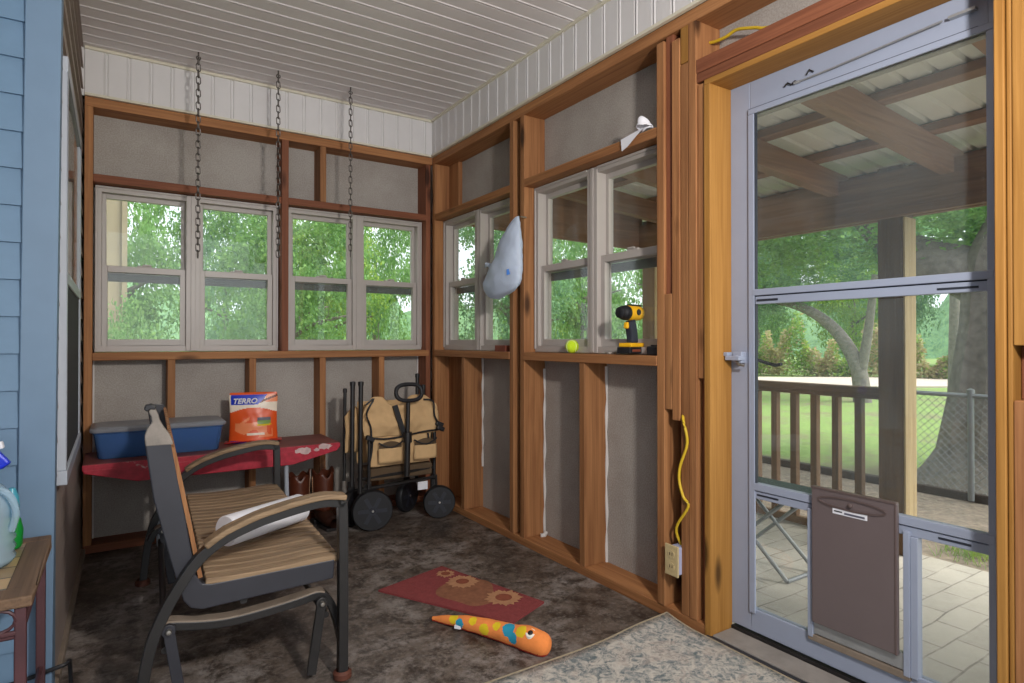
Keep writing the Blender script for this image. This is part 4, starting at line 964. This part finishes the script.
mb.own('lawn', 'lawn', 'wide mown lawn beyond the porch', 'lawn', (10, 10, GZ), kind='structure')
mb = MB(); R_ = Matrix.Rotation(math.radians(-33.1), 3, 'Z')
mb.obox((20.3*math.sin(math.radians(60)), 20.3*math.cos(math.radians(60)), GZ+.01), (60, 4.2, .04), R_); mb.own('driveway', 'drive', 'pale gravel drive across the lawn', 'driveway', (20, 12, GZ), kind='structure')

rf = thing('porch_roof', 'brown timber and ribbed metal porch roof outside the door', 'roof', (2.9, 1.8, 2.1), kind='structure')
zr = lambda x: 2.305-.085*(x-2.0)
mb = MB(); y = -1.6
while y < 3.85:
    prof = [(0, 0), (.085, 0), (.093, .02), (.108, .02), (.116, 0)]
    for (a_, h), (b_, g) in zip(prof, prof[1:]):
        mb.add([(2.03, y+a_, zr(2.03)+h), (2.03, y+b_, zr(2.03)+g), (4.15, y+b_, zr(4.15)+g), (4.15, y+a_, zr(4.15)+h)], [(0, 1, 2, 3)])
    y += .116
mb.build('roof_sheet', 'metalroof', rf, solid=.004)
for x in (2.35, 2.92, 3.42, 3.95): MB().box(x-.045, x+.045, -1.6, 3.85, zr(x)-.045, zr(x)-.004).build('purlin', 'deck_y', rf, bevel=.003)
for y in (-.4, .21, .82, 1.425, 2.03, 2.64, 3.25):
    MB().prism([(2.03, zr(2.03)-.185), (3.78, zr(3.78)-.185), (3.78, zr(3.78)-.046), (2.03, zr(2.03)-.046)], lambda u, v: (u, y-.02, v), lambda u, v: (u, y+.045, v)).build('rafter', 'deck_x', rf, bevel=.004)
MB().box(3.66, 3.70, -1.6, 3.80, 1.80, 2.06).box(3.655, 3.66, -1.6, 3.80, 1.80, 1.845).build('beam', 'deck_y', rf, bevel=.004)
MB().box(3.84, 3.88, -1.6, 3.80, 1.82, 2.06).build('beam', 'deck_y', rf, bevel=.004)
MB().prism([(2.03, 1.9), (3.70, 1.86), (3.70, zr(3.70)-.01), (2.03, zr(2.03)-.01)], lambda u, v: (u, 3.68, v), lambda u, v: (u, 3.72, v)).build('end_beam', 'deck_x', rf, bevel=.004)
MB().box(2.03, 2.07, -1.6, 3.85, 2.0, 2.16).build('ledger', 'deck_y', rf, bevel=.004)
def post(y, label):
    r = thing('porch_post', label, 'post', (3.77, y+.07, GZ), group='square porch posts')
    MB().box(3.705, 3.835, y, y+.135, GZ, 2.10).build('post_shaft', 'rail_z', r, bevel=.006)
    MB().box(3.705, 3.835, y-.012, y-.001, GZ, 1.80).build('pale_face_board', 'postlight', r, bevel=.003)  # thin pale strip paints in the daylight falling on this side of the post
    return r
post(1.675, 'square brown porch post seen through the storm door'); post(3.555, 'square brown porch post seen through the window behind the drill')
rl = thing('porch_railing', 'dark timber porch railing with square balusters between the posts', 'railing', (3.77, 2.7, GZ))
MB().box(3.72, 3.81, 1.812, 3.543, .79, .83).box(3.745, 3.79, 1.812, 3.543, .76, .79).build('top_rail', 'rail_y', rl, bevel=.004)
MB().box(3.75, 3.79, 1.812, 3.543, GZ+.01, GZ+.06).build('bottom_rail', 'rail_y', rl, bevel=.004)
for i in range(12):
    y = 1.925+.1395*i
    if y < 3.5: MB().box(3.745, 3.79, y, y+.042, GZ+.06, .76).build('baluster', 'rail_z', rl, bevel=.003)
# folding stand on the patio
fs = thing('folding_stand', 'folding stand with crossed grey metal legs on the patio outside the door', 'stand', (2.9, 1.98, GZ))
for x in (2.8, 3.05):
    MB().tube([(x, 1.80, GZ+.01), (x, 2.25, .30)], .011, 8).build('leg', 'fence', fs, smooth=True)
    MB().tube([(x+.02, 2.25, GZ+.01), (x+.02, 1.82, .30)], .011, 8).build('leg', 'fence', fs, smooth=True)
MB().box(2.74, 3.12, 1.80, 2.3, .30, .325).build('seat', 'darkgreen', fs, bevel=.008)
MB().tube([(2.8, 1.80, GZ+.012), (3.05, 1.80, GZ+.012)], .01, 8).build('foot_bar', 'fence', fs, smooth=True)

# chain link fence
fc = thing('chain_link_fence', 'grey chain link fence at the edge of the gravel', 'fence', (5.42, 1.5, GZ))
fz0, fz1 = GZ+.06, .69
MB().tube([(5.42, -3, fz1), (5.42, 2.42, fz1)], .017, 8).build('top_rail', 'fence', fc, smooth=True)
for y in (-.2, 1.98): MB().tube([(5.42, y, GZ), (5.42, y, fz1+.03)], .021, 10).lathe([(.026, 0), (.026, .025), (0, .04)], (5.42, y, fz1+.02), (0, 0, 1), 10).build('post', 'fence', fc, smooth=True)
mb = MB(); y = -1.2; H_ = fz1-fz0
while y < 2.42:
    for s in (1, -1):
        ya, yb = (y, y+H_) if s == 1 else (y+H_, y)
        za, zb = fz0, fz1
        if max(ya, yb) > 2.42:
            f = (2.42-y)/H_
            if s == 1: yb = 2.42; zb = fz0+H_*f
            else: ya = 2.42; za = fz0+H_*(1-f)
        mb.tube([(5.42, ya, za), (5.42, yb, zb)], .0017, 4)
    y += .058
mb.build('wire_mesh', 'fence', fc)

# ------------------------------------------------------------------ trees
def leafmesh(name, n, mat, leaf=.05, seed=1, flat=1., ncl=70, cl=.26):
    rnd = random.Random(seed); cents = []
    while len(cents) < ncl:
        p = Vector((rnd.uniform(-1, 1), rnd.uniform(-1, 1), rnd.uniform(-1, 1)))
        if .25 < p.length < 1: cents.append(p)
    vs = []; fs = []
    for i in range(n):
        c = rnd.choice(cents); p = c+Vector((rnd.gauss(0, cl*.6), rnd.gauss(0, cl*.6), rnd.gauss(0, cl*.4)))
        p.z *= flat
        d = Vector((rnd.gauss(0, 1), rnd.gauss(0, 1), rnd.gauss(-.3, .6))).normalized(); s = d.cross(Vector((rnd.gauss(0, 1), rnd.gauss(0, 1), rnd.gauss(0, 1)))).normalized(); nn = d.cross(s)
        L = leaf*rnd.uniform(.6, 1.4); w = L*.36; o = len(vs)
        vs += [p, p+d*L*.5+s*w+nn*L*.06, p+d*L, p+d*L*.5-s*w+nn*L*.06]; fs += [(o, o+1, o+2), (o, o+2, o+3)]
    me = bpy.data.meshes.new(name); me.from_pydata(vs, [], fs); me.materials.append(M[mat]); return me
FOL = [leafmesh('foliage_a', 20000, 'leafA', .042, 1, ncl=110, cl=.17), leafmesh('foliage_b', 20000, 'leafB', .042, 2, ncl=110, cl=.17), leafmesh('foliage_c', 20000, 'leafC', .042, 3, ncl=110, cl=.17), leafmesh('foliage_d', 4500, 'brush', .06, 4, .8)]
def tree(x, y, h, r, rz, kind, label, group, trunk=.1, lean=(0, 0)):
    o = thing('leafy_tree', label, 'tree', (x, y, GZ-.02), rz, group=group)
    f = bpy.data.objects.new('foliage', FOL[kind]); COL.objects.link(f); f.parent = o; f.location = (lean[0], lean[1], h); f.scale = (r, r, r*.85)
    pts = [(0, 0, 0), (lean[0]*.3, lean[1]*.3, h*.35), (lean[0]*.8, lean[1]*.8, h*.7), (lean[0], lean[1], h)]
    mb = MB().tube(spl(pts, 4), trunk, 10, radii=[trunk*(1.3-.08*i) for i in range(13)])
    for k in range(5):
        t = k*1.26+x; zz = h*(.55+.07*k); mb.tube(spl([(lean[0]*.7, lean[1]*.7, zz), (lean[0]*.8+.35*r*math.cos(t), lean[1]*.8+.35*r*math.sin(t), zz+.2*r), (lean[0]+.8*r*math.cos(t), lean[1]+.8*r*math.sin(t), zz+.3*r)], 3), .04, 6, radii=[trunk*.4*(1-.1*i) for i in range(7)])
    mb.build('trunk', 'bark', o, smooth=True, local=True); return o
def shrub(x, y, r, kind, label, group, hz=.8):
    o = bpy.data.objects.new('leafy_shrub', FOL[kind]); COL.objects.link(o); o.location = (x, y, GZ+r*hz*.75); o.scale = (r, r, r*hz); o.rotation_euler = (0, 0, x*3.1); tag(o, label, 'shrub', group); return o
def polar(deg, d): return d*math.sin(math.radians(deg)), d*math.cos(math.radians(deg))
LB, GB = 'leafy green tree growing beyond the back wall windows', 'trees beyond the back windows'
LS, GS = 'leafy green tree growing beyond the corner and drill windows', 'trees beyond the right wall windows'
LD, GD = 'leafy green tree on the far side of the lawn beyond the porch', 'trees across the lawn'
def row(a0, a1, d, r, h, kz, kinds, lab, grp, off=0., trunk=.1):
    st = math.degrees(2.95*r/d); a = a0+off*st; i = 0
    while a <= a1:
        x, y = polar(a, d); t_ = tree(x, y, h, r, a*1.7, kinds[i % len(kinds)], lab, grp, trunk); t_.children[0].scale = (r, r, r*kz); a += st; i += 1
row(-7, 31, 9.2, 1.1, 2.3, 1.5, (2, 0, 1), LB, GB); row(-7, 31, 12.6, 1.15, 2.5, 1.9, (0, 1, 2), LB, GB, .5); row(-7, 31, 16.2, 1.2, 3.2, 2.4, (1, 2, 0), LB, GB, .2)
row(33, 48, 10.5, 1.1, 2.3, 1.5, (2, 0), LS, GS); row(34, 50, 14, 1.2, 2.6, 2., (0, 2, 1), LS, GS, .4); row(33, 51, 18, 1.3, 3.6, 2.6, (1, 0), LS, GS, .2)
row(50, 80, 27.3, 1.8, 3.3, 1.7, (2, 1, 0), LD, GD, .1, .14); row(50, 82, 32.5, 1.9, 3.8, 2.1, (0, 2), LD, GD, .5, .14); row(52, 82, 38.2, 2., 4.6, 2.5, (2, 0), LD, GD, .3, .14)
for i, (deg, d, h, r, kd) in enumerate([(69, 17.5, 4.6, 1.5, 0)]):
    x, y = polar(deg, d); tree(x, y, h, r, i*1.1, kd, 'leafy tree standing alone on the lawn beyond the porch railing', 'lone trees on the lawn', .12)
for i, (deg, d, r, kd) in enumerate([(6, 6.9, .42, 1), (17, 7.0, .45, 2), (27.5, 7.2, .45, 1)]):
    x, y = polar(deg, d); shrub(x, y, r, kd, 'low leafy shrub under the trees beyond the back windows', 'shrubs beyond the back windows', 1.5)
for i, (deg, d, r, kd) in enumerate([(37, 8.2, .48, 2), (46, 8.2, .48, 0)]):
    x, y = polar(deg, d); shrub(x, y, r, kd, 'low leafy shrub beyond the corner and drill windows', 'shrubs beyond the right wall windows', 1.5)
rnd = random.Random(21); vs = []; fs = []; mi = []
for i in range(30000):
    a_ = rnd.uniform(48, 84); d = 23.3+min(.8, abs(rnd.gauss(0, .35))); x, y = polar(a_, d)
    top = 1.15+.55*math.sin(a_*.9)+.4*math.sin(a_*2.3)+.25*math.sin(a_*5.1); z = GZ+rnd.uniform(0, 1)**.8*max(.35, top)
    dv = Vector((rnd.gauss(0, 1), rnd.gauss(0, 1), rnd.gauss(.3, .6))).normalized(); sv = dv.cross(Vector((rnd.gauss(0, 1), rnd.gauss(0, 1), 1))).normalized()
    L = rnd.uniform(.06, .16); o = len(vs); p = Vector((x, y, z))
    vs += [p, p+dv*L*.5+sv*L*.3, p+dv*L, p+dv*L*.5-sv*L*.3]; fs.append((o, o+1, o+2, o+3)); mi.append(0 if math.sin(a_*1.7)+rnd.gauss(0, .7) > -.1 else 1)
me = bpy.data.meshes.new('brush'); me.from_pydata(vs, [], fs); me.materials.append(M['brush']); me.materials.append(M['leafB']); me.polygons.foreach_set('material_index', mi)
o = bpy.data.objects.new('brush', me); COL.objects.link(o); tag(o, 'strip of pinkish dry brush along the far side of the gravel drive', 'brush', kind='stuff')
mb = MB(); hp = []
for i in range(91):
    a_ = -25+1.5*i; hp.append((a_, 6.2+1.6*math.sin(i*.5)+1.1*math.sin(i*1.3)+.7*math.sin(i*3.1)))
def hillf(u, v):
    i = min(int(round(u*90)), 90); a_, h = hp[i]; d = 52+10*v; x, y = polar(a_, d)
    return Vector((x, y, GZ-.4+h*math.sin(PI*.5*min(1, v*1.6))))
mb.grid(hillf, 90, 8); mb.own('hill', 'leafC', 'distant wooded rise behind the trees', 'hill', (30, 40, GZ), kind='structure', smooth=True)
# near trees seen through the door
big = thing('large_tree', 'large grey-barked forked tree trunk behind the chain link fence', 'tree', (6.3, 2.16, GZ))
tp = spl([(6.3, 2.16, GZ-.02), (6.3, 2.16, .15), (6.3, 2.13, .6), (6.32, 2.08, 1.2), (6.35, 2.02, 1.75), (6.4, 1.85, 2.3), (6.5, 1.5, 3.4)], 5)
rr_ = [.62, .40, .34, .31, .33, .27, .2]
rads = []
for i in range(len(tp)):
    t = i/5; k = min(int(t), 5); f = t-k; rads.append(rr_[k]*(1-f)+rr_[k+1]*f)
mb = MB().sweep(tp, [(math.cos(2*PI*i/22)*(1+.05*math.sin(i*5)), math.sin(2*PI*i/22)*(1+.05*math.cos(i*3))) for i in range(22)], Vector((0, 1, .1)), scales=rads)
mb.build('trunk', 'bark', big, smooth=True)
MB().tube(spl([(6.33, 2.1, 1.55), (6.33, 2.35, 1.72), (6.35, 2.65, 1.85), (6.4, 3.0, 2.1), (6.5, 3.6, 2.9)], 4), .2, 14, radii=[.25-.006*i for i in range(17)]).build('limb', 'bark', big, smooth=True)
for (x, y, z, r) in ((6.6, 2.9, 3.1, 1.5), (6.9, 1.4, 3.9, 1.7), (6.2, 4.4, 3.0, 1.5)):
    f = bpy.data.objects.new('foliage', FOL[0]); COL.objects.link(f); f.parent = big; f.location = (x-6.3, y-2.16, z-GZ); f.scale = (r, r, r*.8)
sl = thing('leaning_tree', 'slender leaning tree on the lawn beyond the porch railing', 'tree', (12.5, 6.4, GZ))
MB().tube(spl([(12.5, 6.4, GZ-.02), (12.5, 6.5, .6), (12.4, 6.9, 1.35), (12.3, 7.6, 1.85), (12.2, 8.6, 2.1)], 5), .14, 12, radii=[.17-.005*i for i in range(21)]).tube(spl([(12.5, 6.45, .4), (12.5, 6.3, 1.2), (12.4, 6.1, 2.4)], 4), .1, 10, radii=[.11-.006*i for i in range(9)]).build('trunk', 'bark', sl, smooth=True)
for (x, y, z, r) in ((12.2, 8.0, 2.6, 1.1), (12.6, 6.4, 3.2, 1.2), (12.3, 9.0, 2.0, .8), (12.7, 7.2, 3.9, 1.2)):
    f = bpy.data.objects.new('foliage', FOL[2]); COL.objects.link(f); f.parent = sl; f.location = (x-12.5, y-6.4, z-GZ); f.scale = (r, r, r*.75)
# tan shed behind the left window
sd = thing('tan_shed', 'tan board shed standing among shrubs beyond the left back window', 'shed', (-.55, 6.6, GZ))
MB().box(-1.2, .10, 6.2, 7.6, GZ, 3.2).build('wall_boards', 'shed', sd)
for x in (-.6, -.35, -.13, .08): MB().box(x-.02, x+.02, 6.17, 6.2, GZ, 3.2).build('batten', 'shed', sd)
MB().box(-1.3, .25, 6.0, 7.7, 3.2, 3.3).build('roof', 'metalroof', sd)
for i, (x, y, r) in enumerate(((-.02, 5.35, .40),)):
    shrub(x, y, r, (0, 2, 1)[i], 'tall leafy shrub in front of the tan shed', 'shrubs by the shed', 2.2)
# grass tufts by the patio
tf = MB(); rnd = random.Random(5)
for k in range(260):
    x = 4.1+max(-.2, min(.2, rnd.gauss(0, .1))); y = 1.45+max(-.15, min(.15, rnd.gauss(0, .1))); a_ = rnd.uniform(0, 6.28); h = rnd.uniform(.05, .13)
    tf.add([(x-.004, y, GZ-.015), (x+.004, y, GZ-.015), (x+.05*math.cos(a_), y+.05*math.sin(a_), GZ+h)], [(0, 1, 2)])
tag(tf.build('grass_tuft', 'leafB'), 'small green grass tuft growing in the gravel by the post', 'grass', kind='stuff')

# ------------------------------------------------------------------ light, world, camera
w = bpy.data.worlds.new('overcast_sky'); sc.world = w; w.use_nodes = True
nt = w.node_tree; bg = nt.nodes['Background']; bg.inputs[0].default_value = (.88, .94, 1, 1); bg.inputs[1].default_value = 1.9
su = bpy.data.lights.new('sun', 'SUN'); su.energy = 5.5; su.angle = math.radians(35); su.color = (1, .96, .88)
so = bpy.data.objects.new('sun', su); COL.objects.link(so); so.rotation_euler = (math.radians(27), math.radians(24), 0)
fl = bpy.data.lights.new('room_light', 'AREA'); fl.energy = 52; fl.shape = 'DISK'; fl.size = .16; fl.color = (1, .95, .9)
fo = bpy.data.objects.new('room_light', fl); COL.objects.link(fo); fo.location = (.80, -.25, 1.85)
fo.rotation_euler = (Vector((.9, 3.5, .9))-fo.location).to_track_quat('-Z', 'Y').to_euler()

cam = bpy.data.cameras.new('camera'); co = bpy.data.objects.new('camera', cam); COL.objects.link(co); sc.camera = co
cam.sensor_width = 36; cam.lens = 612/1024*36; cam.clip_start = .05; cam.clip_end = 300
pitch = math.radians(.4)
co.location = (0, 0, 1.10); co.rotation_euler = (PI/2+pitch, 0, -math.radians(33.1)); cam.shift_y = -(612*math.tan(pitch)+.0)/1024
vs_ = sc.view_settings; vs_.view_transform = 'Standard'; vs_.look = 'None'; vs_.exposure = 0; vs_.gamma = 1
try: vs_.use_curve_mapping = False
except Exception: pass
sc.cycles.max_bounces = 10; sc.cycles.transparent_max_bounces = 24; sc.cycles.diffuse_bounces = 5; sc.cycles.use_denoising = True
